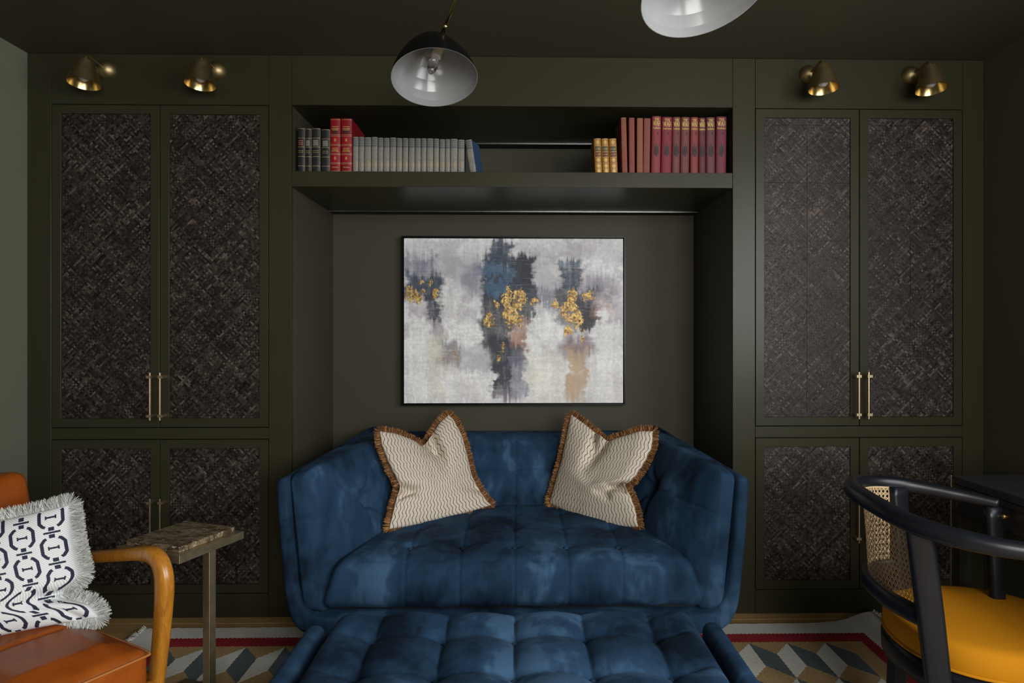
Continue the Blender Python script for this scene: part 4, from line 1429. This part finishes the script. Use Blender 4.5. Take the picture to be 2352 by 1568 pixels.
CUSH_A = [[(-590,20,781),(-567,38,774),(-544,56,767),(-522,74,757),(-500,91,745),(-477,109,732),(-456,127,716),(-436,145,697),(-415,163,702),(-401,181,722),(-389,199,743),(-377,216,765),(-363,234,786),(-344,252,803),(-324,270,820)],[(-324,270,820),(-301,264,796),(-284,257,767),(-268,251,738),(-256,244,708),(-247,238,676),(-238,231,645),(-230,225,614),(-222,219,582),(-214,212,551),(-199,206,523),(-182,199,496),(-165,193,469),(-145,186,444),(-122,180,422)],[(-517,-150,414),(-492,-126,411),(-466,-103,408),(-440,-79,406),(-413,-56,405),(-387,-32,406),(-359,-9,406),(-331,15,407),(-303,39,408),(-274,62,408),(-244,86,409),(-214,109,411),(-184,133,414),(-153,156,418),(-122,180,422)],[(-590,20,781),(-584,8,752),(-577,-4,723),(-563,-16,696),(-550,-29,669),(-535,-41,643),(-519,-53,618),(-503,-65,594),(-489,-77,568),(-492,-89,542),(-499,-101,517),(-505,-114,491),(-509,-126,465),(-513,-138,440),(-517,-150,414)]]
CUSH_B = [[(248,270,819),(272,252,804),(295,234,788),(318,216,772),(339,199,755),(360,181,739),(381,163,722),(403,145,715),(428,127,726),(454,109,738),(479,91,749),(504,74,761),(528,56,772),(554,38,775),(579,20,778)],[(579,20,778),(574,9,746),(569,-3,715),(553,-14,686),(537,-26,658),(518,-37,633),(497,-49,608),(474,-60,586),(444,-71,571),(450,-83,551),(463,-94,526),(472,-106,499),(480,-117,471),(482,-129,443),(485,-140,415)],[(143,200,425),(168,176,417),(194,151,409),(218,127,402),(243,103,395),(267,79,389),(291,54,382),(316,30,381),(341,6,382),(366,-19,383),(391,-43,385),(415,-67,391),(439,-91,399),(462,-116,407),(485,-140,415)],[(248,270,819),(241,265,790),(234,260,761),(228,255,732),(222,250,703),(215,245,675),(209,240,646),(203,235,617),(195,230,589),(186,225,562),(177,220,534),(168,215,507),(160,210,479),(151,205,452),(143,200,425)]]

CUSH_A = [[tuple(c / 1000 for c in p) for p in s] for s in CUSH_A]
CUSH_B = [[tuple(c / 1000 for c in p) for p in s] for s in CUSH_B]
for data, nrm, lab, seed, cre in (
        (CUSH_A, (.22, -.90, .38), 'cream cushion with wavy brown stripes and rust fringe, at the left end of the sofa', 3,
         ((.62, 1.0, .66, .58, .075, .105), (0.0, .40, .30, .34, .05, .075), (.05, .30, .30, .42, .025, .025), (.98, .22, .80, .30, .05, .03))),
        (CUSH_B, (-.22, -.90, .38), 'cream cushion with wavy brown stripes and rust fringe, at the right end of the sofa', 4,
         ((.42, 1.0, .34, .58, .07, .105), (1.0, .42, .62, .36, .05, .075), (.95, .34, .70, .46, .025, .025), (.72, .30, .58, .36, .04, .02)))):
    cu = Cushion(*data, .075, nrm, cre, .42)
    body = tag(cu.body('scatter_cushion', M['wavy'], 84, loc=tuple(np.mean(data[2], axis=0))), lab, 'cushion', 'wavy striped cushions on the sofa')
    cu.fringe('fringe', [M['fringe_dark'], M['fringe_light']], body, 230, .028, .0024, 6, seed)

# ------------------------------------------------------------------ flat-woven rug
def rug():
    t = thing('rug', 'flat woven rug with cream edge, crimson band and tumbling block pattern on the oak floor', 'rug', (0, -1.2, 0))
    YB_, YF_ = -.112, -2.40
    n, m = 150, 110
    mb = MB()
    rr = random.Random(8)
    jit = [rr.uniform(-.003, .003) for _ in range(n + 1)]

    def base(x, y, lift=0):
        return (x, y, lift)
    top, bot = [], []
    for j in range(m + 1):
        for i in range(n + 1):
            x = -1.488 + 2.976 * i / n; y = YF_ + (YB_ - YF_) * j / m
            z = .009
            # the far right corner kicks up and out, the edges wander a little
            dx, dy = x - 1.49, y - YB_
            g = math.exp(-(dx * dx / .085 ** 2 + dy * dy / .075 ** 2))
            z += .020 * g
            y += .062 * math.exp(-(dx * dx / .16 ** 2)) * math.exp(-(dy / .12) ** 2)
            g2 = math.exp(-((x + 1.49) ** 2 / .10 ** 2 + dy * dy / .10 ** 2))
            z += .012 * g2; y -= .03 * g2
            if j == m: y += jit[i]
            top.append((x, y, z)); bot.append((x, y, z - .0075))
    k = n + 1
    f = []
    N = len(top)
    for j in range(m):
        for i in range(n):
            a = j * k + i
            f.append((a, a + 1, a + k + 1, a + k)); f.append((N + a, N + a + k, N + a + k + 1, N + a + 1))
    for i in range(n):
        f.append((i, N + i, N + i + 1, i + 1)); a = m * k + i; f.append((a, a + 1, N + a + 1, N + a))
    for j in range(m):
        a = j * k; f.append((a, a + k, N + a + k, N + a)); a += n; f.append((a, N + a, N + a + k, a + k))
    mb.add(top + bot, f, 0, False)
    mb.build('ground_weave', M['wool_cream'], t)

    def saw(p, q, step=.008, amp=.0035):
        """zig-zag edge between two colours"""
        a, b = Vector(p), Vector(q)
        L = (b - a).length
        c = max(1, int(L / step))
        nrm = Vector((-(b - a).y, (b - a).x)).normalized()
        return [tuple(a.lerp(b, i / c) + nrm * (amp if i % 2 else -amp) * (0 < i < c) * rr.uniform(.5, 1.2)) for i in range(c)]
    z0, z1 = .0092, .0102
    OX, OY, IX, IY = 1.368, -.205, 1.322, -.273
    for seg in (((-OX, OY), (OX, OY), (IX, IY), (-IX, IY)), ((OX, OY), (OX, YF_ + .10), (IX, YF_ + .165), (IX, IY)), ((-OX, YF_ + .10), (-OX, OY), (-IX, IY), (-IX, YF_ + .165)), ((OX, YF_ + .10), (-OX, YF_ + .10), (-IX, YF_ + .165), (IX, YF_ + .165))):
        poly = []
        for a, b in zip(seg, seg[1:] + seg[:1]): poly += saw(a, b) if abs(Vector(a).x - Vector(b).x) > .2 or abs(Vector(a).y - Vector(b).y) > .2 else [a]
        MB().prism(poly[::-1], z0, z1).build('crimson_band', M['wool_red'], t)
    MB().prism([(-IX, YF_ + .165), (IX, YF_ + .165), (IX, IY), (-IX, IY)], z0, z1 - .0003).build('ochre_field', M['wool_tan'], t)
    # tumbling blocks: a cream and a slate face each, leaning like open books
    PX, PY, DX, DY, LY = .1470, .2530, .0735, .085, .168
    for r in range(8):
        y = -.283 - PY * r
        for q in range(-10, 11):
            x = -.002 - .5 * PX + 7 * PX * 0 + PX * q + (DX if r % 2 else 0) + .0770
            if y - DY - LY < YF_ + .17: continue
            for s, mt, nm in ((-1, 'wool_cream', 'cream_block'), (1, 'wool_blue', 'slate_block')):
                P = [(x, y), (x + s * DX, y - DY), (x + s * DX, y - DY - LY), (x, y - LY)]
                if min(p[0] for p in P) < -IX or max(p[0] for p in P) > IX: continue
                if s > 0: P = P[::-1]
                poly = []
                for a, b in zip(P, P[1:] + P[:1]): poly += saw(a, b, .010, .0022)
                MB().prism(poly, z0, z1 + .0004).build(nm, M[mt], t)
    fr = MB()
    for s in (-1, 1):
        for i in range(420):
            y = rr.uniform(YF_, -.06 if s > 0 else -.13)
            if y > -.12 and s < 0: y = -.14
            z = .012 + .022 * math.exp(-((y - YB_) / .13) ** 2) * (s > 0) + .012 * math.exp(-((y - YB_) / .10) ** 2) * (s < 0)
            L = rr.uniform(.02, .04)
            a = Vector((s * 1.482, y, z)); b = a + Vector((s * L * .5, rr.uniform(-.015, .015), rr.uniform(0, .008))); c = b + Vector((s * L * .5, rr.uniform(-.015, .015), -z * .7))
            o = Vector((0, .0016, .001))
            fr.add([a - o, a + o, b + o, b - o, c + o, c - o], [(0, 1, 2, 3), (3, 2, 4, 5)])
    fr.build('knotted_fringe', M['wool_cream'], t)['kind'] = 'stuff'


rug()

# ------------------------------------------------------------------ brass side table with a marble top
def side_table():
    c = Vector((-1.054, -.692, 0)); th = R(70)
    e1 = Vector((math.cos(th), math.sin(th), 0)); e2 = Vector((math.sin(th), -math.cos(th), 0))
    xf = lambda q: c + e1 * q.x + e2 * q.y + Vector((0, 0, q.z))
    FLZ = .0115
    t = thing('side_table', 'slim brass side table with brown marble top, between the leather armchair and the sofa', 'side table', (c.x, c.y, FLZ))
    B = M['brass_satin']
    H, W, h = .1255, .1240, .024
    zt = .550
    f = MB()
    f.box(-H, H, -W, W, zt - h, zt, 0, xf)
    f.build('tray_frame', B, t, bevel=.0008)
    MB().box(-H + .018, H - .018, -W + .020, W - .020, zt + .0004, zt + .0175, 0, xf).build('marble_top', M['marble'], t, bevel=.0012)
    MB().box(-.016, .010, W - .027, W - .001, FLZ + .016, zt - h, 0, xf).build('post', B, t, bevel=.0008)
    b = MB()
    b.box(-H, H, W - .028, W, FLZ, FLZ + .016, 0, xf)
    b.box(-H, -H + .026, -W, W - .028, FLZ, FLZ + .016, 0, xf); b.box(H - .026, H, -W, W - .028, FLZ, FLZ + .016, 0, xf)
    b.box(-H + .026, H - .026, -W, -W + .026, FLZ, FLZ + .016, 0, xf)
    b.build('base_frame', B, t)


side_table()

# ------------------------------------------------------------------ tan leather armchair
AF, AL, AO = Vector((.866, -.5, 0)), Vector((-.5, -.866, 0)), Vector((-.925, -1.099, 0))


def ap(a, b, z):
    """a: back from the seat front, b: across towards the near side"""
    p = AO - AF * a + AL * b
    return (p.x, p.y, z)


def armchair():
    t = thing('armchair', 'tan leather armchair with curved amber wooden arms and a chain patterned cushion', 'armchair', ap(.25, .28, .0))
    L = M['leather']

    def dsp(P, a, b, c):
        o = np.zeros_like(P)
        top = np.clip((c - .3) / .6, 0, 1)
        # a: front to back, b: far to near
        gx = .5 + .5 * np.cos(np.pi * 2 * (a * .5 + .5) * 2.0)
        du, dv = np.abs(((a * .5 + .5) * 2 + .5) % 1 - .5), np.abs(((b * .5 + .5) * 2 + .0 + .5) % 1 - .5)
        s = np.exp(-(dv / .05) ** 2) * .6 + np.exp(-(du / .035) ** 2) * .55
        bt = np.exp(-(du ** 2 + dv ** 2) / .10 ** 2)
        inside = np.clip((.97 - np.abs(a)) / .25, 0, 1) * np.clip((.97 - np.abs(b)) / .25, 0, 1)
        o[:, 2] += top * (inside * (.030 - .020 * np.minimum(s, 1) - .016 * bt) + .004 * lump(P, 16, 60))
        return o
    C = [[[ap(0 if q == 0 else .50, 0 if y == 0 else .56, z) for z in (.272, .402)] for y in (1, 0)] for q in (1, 0)]
    # order corners: left = back of the seat, right = front; front = near side
    hexpad(C, (.25, .28, .065), .022, (80, 90, 22), dsp).build('seat_cushion', L, t)

    def bdp(P, a, b, c):
        o = np.zeros_like(P)
        g = np.clip((b * -1 + .0) / .8, 0, 1) * 0
        fr = np.clip((a - .2) / .6, 0, 1) * (1 - np.minimum(1, np.abs(b)) ** 4) * (1 - np.minimum(1, np.abs(c)) ** 4) * .022
        o[:, 0] += fr * .866; o[:, 1] -= fr * .5
        return o
    C = [[[ap(a0, bb, z) for (a0, z) in z2] for bb in (.565, -.005)] for z2 in (((.60, .36), (.745, .772)), ((.475, .36), (.625, .785)))]
    hexpad(C, (.06, .28, .21), .03, (16, 60, 50), bdp).build('back_cushion', L, t)
    # piping along the seat front and the back edge
    pp = MB()
    for z, o_ in ((.388, .003), (.286, .003)):
        path = cr([ap(.40, -.0035, z), ap(.20, -.0035, z), ap(.03, -.0035, z), ap(.004, .003, z), ap(-.0035, .03, z), ap(-.0035, .28, z), ap(-.0035, .53, z), ap(.004, .557, z), ap(.03, .5635, z), ap(.40, .5635, z)], 90)
        pp.sweep(path, lambda s: (.0034, .0034), n=8)
    pp.build('piping', M['piping'], t)
    for b, nm in ((-.077, 'far'), (.637, 'near')):
        Wd = M['arm_wood']
        # arm that turns down into the front leg
        path = cr([ap(.66, b, .496), ap(.54, b, .516), ap(.38, b, .547), ap(.24, b, .576), ap(.170, b, .590), ap(.120, b, .594), ap(.088, b, .582), ap(.070, b, .552), ap(.066, b, .512), ap(.072, b, .440), ap(.088, b, .330), ap(.108, b, .22), ap(.130, b, .11), ap(.150, b, .012)], 96)

        def pr(s):
            w = .019 + .006 * math.exp(-((s - .40) / .12) ** 2)
            if s < .32: return (.024 - .004 * (s / .32), .0135 + .006 * (s / .32))
            if s < .62: return (.020, .0195 + .0075 * math.sin((s - .32) / .30 * math.pi / 2))
            return (.020 - .005 * (s - .62) / .38, .027 - .011 * (s - .62) / .38)
        MB().sweep(path, pr, side=AL, n=18, power=2.6).build('arm', Wd, t)
        path = cr([ap(.60, b, .50), ap(.60, b, .36), ap(.64, b, .18), ap(.70, b, .012)], 30)
        MB().sweep(path, lambda s: (.018 - .004 * s, .022 - .007 * s), side=AL, n=14, power=2.6).build('back_leg', Wd, t)
        MB().sweep(cr([ap(.095, b, .245), ap(.33, b, .235), ap(.615, b, .23)], 12), lambda s: (.012, .026), side=AL, n=12, power=3.5).build('side_rail', Wd, t)
    MB().sweep([ap(.100, -.077, .245), ap(.100, .28, .245), ap(.100, .637, .245)], lambda s: (.012, .024), n=12, power=3.5).build('front_rail', M['arm_wood'], t)
    MB().sweep([ap(.56, -.077, .238), ap(.56, .28, .238), ap(.56, .637, .238)], lambda s: (.012, .024), n=12, power=3.5).build('back_rail', M['arm_wood'], t)
    d = MB()
    for q in range(5):
        b = .02 + .13 * q
        d.add([ap(.07, b, .262), ap(.07, b + .05, .262), ap(.55, b + .05, .256), ap(.55, b, .256), ap(.07, b, .270), ap(.07, b + .05, .270), ap(.55, b + .05, .264), ap(.55, b, .264)], [(0, 1, 2, 3), (7, 6, 5, 4), (0, 4, 5, 1), (1, 5, 6, 2), (2, 6, 7, 3), (3, 7, 4, 0)])
    d.build('webbing', M['gap'], t)['kind'] = 'stuff'


armchair()


def chain_cushion():
    TR, BR, TL, BL = map(Vector, ((-1.236, -.940, .722), (-1.128, -.985, .432), (-1.585, -1.115, .690), (-1.47, -1.17, .410)))
    def line(a, b, bow, dirv, n=9, extra=None):
        out = []
        for i in range(n):
            s = i / (n - 1)
            p = a.lerp(b, s) + Vector(dirv) * bow * math.sin(math.pi * s)
            if extra: p = p + extra(s)
            out.append(tuple(p))
        return out
    h = (TL - TR).normalized()
    up = (TR - BR).normalized()
    ear = lambda s: h * .055 * math.exp(-((s - .76) / .085) ** 2)
    cu = Cushion(line(TL, TR, -.012, up), line(TR, BR, .012, h, 17, ear), line(BL, BR, .008, up), line(TL, BL, -.012, h), .078, tuple(-(h.cross(up)) if (h.cross(up)).y > 0 else tuple(h.cross(up))), ((1.0, .235, .80, .30, .035, .045), (1.0, .26, .72, .20, .04, .02), (.9, .02, .80, .22, .03, .016)), .42)
    o = tag(cu.body('throw_cushion', M['twill'], 70, loc=tuple((BR + BL) / 2)), 'ivory cushion embroidered with navy chain links, long pale fringe, on the leather armchair', 'cushion')
    cu.fringe('fringe', [M['fringe_white'], M['fringe_grey']], o, 260, .034, .0016, 8, 12, .20)
    # embroidered chain links follow the face of the cushion
    mb = MB()
    WU, HV = (TR - TL).length, (TR - BR).length

    def stroke(pts, wd, jag=True):
        """pts in metres on the cushion face (x across, y up)"""
        P = [Vector(p) for p in pts]
        fine = []
        for a, b in zip(P, P[1:]):
            c = max(1, int((b - a).length / .004))
            fine += [a.lerp(b, i / c) for i in range(c)]
        fine.append(P[-1])
        Lr, Rr = [], []
        for k, p in enumerate(fine):
            d = (fine[min(k + 1, len(fine) - 1)] - fine[max(k - 1, 0)]).normalized()
            q = Vector((-d.y, d.x)) * wd / 2
            Lr.append(p + q); Rr.append(p - q)
        al = Lr + Rr
        u = np.array([p.x / WU for p in al]); v = np.array([p.y / HV for p in al])
        if u.min() < .012 or u.max() > .985 or v.min() < .012 or v.max() > .985:
            keep = [(0.012 <= p.x / WU <= .985 and .012 <= p.y / HV <= .985) for p in al]
            m_ = len(fine)
            u, v = np.clip(u, .008, .992), np.clip(v, .008, .992)
        else:
            keep = [True] * len(al); m_ = len(fine)
        X = cu.pt(u, v, .0012)
        n = len(fine)
        fs = [(i, n + i, n + i + 1, i + 1) for i in range(n - 1) if keep[i] and keep[n + i] and keep[i + 1] and keep[n + i + 1]]
        mb.add([tuple(p) for p in X], fs, 0, True)
    # chains run up the cushion, leaning a little
    pit, row = .0615, .084
    for cidx in range(-1, 9):
        for r in range(-2, 7):
            ox = WU - .040 - cidx * pit
            oy = -.006 + r * row + (.5 * row if cidx % 2 else 0)

            def T(x, y):
                return (ox + x, oy + y)
            stroke([T(-.0165, 0), T(.0165, 0)], .0052)
            stroke([T(0, .0050), T(0, .0150)], .0110)
            stroke([T(0, -.0050), T(0, -.0150)], .0110)
            c = row / 2
            for s in (-1, 1):
                stroke([T(s * .0118, c + .0262), T(s * .0165, c + .0240), T(s * .0235, c + .0140), T(s * .0235, c - .0140), T(s * .0165, c - .0240), T(s * .0118, c - .0262)], .0074)
                stroke([T(s * .0095, c - .0050), T(s * .0095, c + .0050)], .0030)
            stroke([T(-.0095, c), T(.0095, c)], .0048)
    e = mb.build('chain_embroidery', M['navy_thread'], o)
    e['kind'] = 'stuff'


chain_cushion()

# ------------------------------------------------------------------ writing desk
def desk():
    X0, X1, Y1, Y0 = 1.405, 1.985, -.666, -1.70
    t = thing('desk', 'charcoal wooden writing desk with drawers, against the wall behind the cane chair', 'desk', ((X0 + X1) / 2, (Y0 + Y1) / 2, 0))
    D = M['desk_wood']
    bx(X0, X1, Y0, Y1, .711, .735).build('desk_top', D, t, bevel=.0015)
    c = MB()
    c.box(X0 + .012, X1 - .01, Y1 - .022, Y1 - .004, .612, .7105); c.box(X0 + .012, X1 - .01, Y0 + .004, Y0 + .022, .612, .7105)
    c.box(X1 - .03, X1 - .01, Y0 + .022, Y1 - .022, .612, .7105); c.box(X0 + .03, X1 - .03, Y0 + .022, Y1 - .022, .612, .622)
    c.box(X0 + .004, X0 + .02, Y0 + .004, Y1 - .004, .612, .620)
    c.build('drawer_case', D, t)
    for k, (a, b) in enumerate(((-1.160, -.672), (-1.690, -1.166))):
        y0, y1, z0, z1 = a, b, .6215, .7085
        d = panel_frame(lambda u, w_, d_: (X0 + .002 + d_, u, w_), y0, y1, z0, z1, .016, 0, .006, .017).build('drawer', D, t, bevel=.0008)
        MB().lathe([(0, 0), (.0045, 0), (.0045, .014), (.0075, .016), (.0085, .018), (.0085, .030), (.0075, .032), (0, .032)], (X0 + .010, (y0 + y1) / 2, .671), (-1, 0, 0), 18).build('knob', M['brass_bright'], d)
    for x in (X0 + .001, X1 - .041):
        for y in (Y1 - .0405, Y0 + .0005):
            bx(x, x + .038, y, y + .038, .0118 if x < 1.5 else 0, .612).build('leg', D, t, bevel=.001)
    MB().box(X0 - .0014, X0 + .0002, Y1 - .0035, Y1 + .0012, .02, .735).build('edge_trim', M['brass_satin'], t)


desk()

# ------------------------------------------------------------------ black chair with a cane back
def desk_chair():
    t = thing('desk_chair', 'black bow backed chair with woven cane back and mustard seat, pulled up to the desk', 'chair', (1.20, -1.10, 0))
    K = M['black_wood']
    ctl = [(1.385, -.900, .703), (1.30, -.845, .716), (1.17, -.785, .733), (1.05, -.795, .742), (.972, -.880, .745), (.948, -1.03, .740), (.978, -1.175, .722), (1.07, -1.275, .709), (1.20, -1.335, .702), (1.385, -1.385, .696)]
    P = cr(ctl, 130)

    def pr(s):
        e = min(s, 1 - s) * 2
        k = min(1, e / .5)
        return (.0160 + .008 * k, .0145 + .0075 * k)
    MB().sweep(P, pr, n=18, power=2.8).build('bow_rail', K, t)
    # lower bow that holds the cane
    low = [(1.125, -.815, .497), (1.050, -.835, .494), (1.000, -.905, .492), (.982, -1.03, .490), (.992, -1.110, .489), (1.008, -1.160, .488)]
    Q = cr(low, 70)
    MB().sweep(Q, lambda s: (.015, .024), n=16, power=3).build('lower_rail', K, t)
    # seat
    cx, cy = 1.262, -1.012

    def sup(r_, z, e=2.25, sx=.240, sy=.236):
        out = []
        for i in range(72):
            a = 2 * math.pi * i / 72
            c, s = math.cos(a), math.sin(a)
            x, y = math.copysign(abs(c) ** (2 / e), c) * sx * r_, math.copysign(abs(s) ** (2 / e), s) * sy * r_
            rot = R(-8)
            out.append((cx + x * math.cos(rot) - y * math.sin(rot), cy + x * math.sin(rot) + y * math.cos(rot), z))
        return out
    m = MB()
    m.rings([sup(r_, z) for r_, z in ((.90, 0.3530), (.965, 0.3570), (.985, 0.3680), (.99, 0.3930), (.98, 0.4150), (.95, 0.4265), (.85, 0.4320), (.6, 0.4360), (.3, 0.4380), (.02, 0.4385))], True, True, True, 0, True)
    m.build('seat_pad', M['mustard'], t)
    m = MB()
    m.rings([sup(r_, z) for r_, z in ((.985, 0.3580), (1.0, 0.3600), (1.0, 0.3640), (.985, 0.3660))] , True, False, False, 0, True)
    m.build('seat_piping', M['mustard'], t)
    m = MB()
    m.rings([sup(r_, z) for r_, z in ((.90, 0.2930), (1.0, 0.2950), (1.005, 0.3130), (1.005, 0.3400), (.99, 0.3540), (.90, 0.3550))], True, True, True, 0, True)
    m.build('seat_frame', K, t)
    # posts from the bow down to the floor, and the front legs
    for (a, b, c) in (((.985, -1.165, .722), (1.022, -1.165, .44), (1.060, -1.185, .012)), ((1.150, -.796, .730), (1.150, -.815, .44), (1.135, -.812, .012))):
        MB().sweep(cr([a, b, c], 24), lambda s: (.030 - .008 * max(0, s - .4), .021 - .004 * abs(s - .35)), side=Vector((.93, -.35, 0)) if a[1] < -1 else Vector((.93, .35, 0)), n=20, power=5).build('back_post', K, t)
    for (x, y, z) in ((1.372, -.897, .694), (1.372, -1.377, .688)):
        MB().sweep(cr([(x, y, z), (x + .004, y + (.012 if y > -1 else -.012) * -1, .40), (x + .010, y, .012)], 20), lambda s: (.015, .024 - .008 * s), side=(0, 1, 0), n=16, power=3).build('front_leg', K, t)
    # cane panel: strips in six directions between the two bows
    def edge(path, x_far, y_near, n):
        """the stretch of a bow from its far post round the back to its near post"""
        h = len(path) * 2 // 3
        i0 = min(range(h), key=lambda i: abs(path[i].x - x_far))
        i1 = min(range(len(path) // 3, len(path)), key=lambda i: abs(path[i].y - y_near))
        return cr(path[i0:i1 + 1], n)
    n = 60
    Tp, Bt = edge(P, 1.118, -1.140, n), edge(Q, 1.110, -1.150, n)
    Wd = sum((Tp[i + 1] - Tp[i]).length for i in range(n - 1)); Hd = .245

    def S(u, v):
        x = max(0, min(.9999, u)) * (n - 1)
        i = int(x); f = x - i
        a = Tp[i].lerp(Tp[i + 1], f); b = Bt[i].lerp(Bt[i + 1], f)
        a = a + Vector((0, 0, -.010)); b = b + Vector((0, 0, .018))
        p = b.lerp(a, v)
        ctr = Vector((1.21, -1.02, p.z))
        return p + (ctr - p).normalized() * (.004 + .020 * v)
    mb = MB()

    def strip(u0, v0, u1, v1, wdt, off):
        L = math.hypot((u1 - u0) * Wd, (v1 - v0) * Hd)
        c = max(2, int(L / .012))
        d = Vector(((u1 - u0) * Wd, (v1 - v0) * Hd)).normalized()
        q = Vector((-d.y / Wd, d.x / Hd)) * wdt / 2
        A, B_ = [], []
        for i in range(c + 1):
            u, v = u0 + (u1 - u0) * i / c, v0 + (v1 - v0) * i / c
            ctr = Vector((1.21, -1.02, 0))
            for arr, sg in ((A, 1), (B_, -1)):
                p = S(u + q.x * sg, v + q.y * sg)
                d_ = Vector((ctr.x - p.x, ctr.y - p.y, 0)).normalized()
                arr.append(p + d_ * off)
        k = c + 1
        vs = [tuple(p) for p in A + B_]
        mb.add(vs, [(i, i + 1, k + i + 1, k + i) for i in range(c)], 0)
    cell = .0160
    nu, nv = int(Wd / cell), int(Hd / cell)
    for i in range(nu + 1):
        for o in (-.0019, .0019):
            u = (i * cell + o) / Wd
            if 0 < u < 1: strip(u, 0, u, 1, .0015, 0)
    for j in range(nv + 1):
        for o in (-.0019, .0019):
            v = (j * cell + o) / Hd
            if 0 < v < 1: strip(0, v, 1, v, .0015, .0006)
    for sg in (1, -1):
        for k in range(-nv - 2, nu + nv + 3):
            # x = k*cell + sg*y
            x0, y0 = (k + .5) * cell, 0.0
            a = max(0.0, (-x0 / sg) if sg > 0 else (x0 - Wd)); b = min(Hd, (Wd - x0) if sg > 0 else x0)
            if b - a < .006: continue
            strip((x0 + sg * a) / Wd, a / Hd, (x0 + sg * b) / Wd, b / Hd, .0024, .0012 if sg > 0 else .0018)
    mb.build('cane_weave', M['cane'], t)['kind'] = 'stuff'
    bd = MB()
    bd.sweep([S(u / 40, 1.0) for u in range(41)], lambda s: (.003, .003), n=6); bd.sweep([S(u / 40, 0.0) for u in range(41)], lambda s: (.003, .003), n=6)
    bd.sweep([S(.0, v / 12) for v in range(13)], lambda s: (.003, .003), side=(0, 1, 0), n=6); bd.sweep([S(1.0, v / 12) for v in range(13)], lambda s: (.003, .003), side=(0, 1, 0), n=6)
    bd.build('cane_beading', M['cane'], t)['kind'] = 'stuff'


desk_chair()
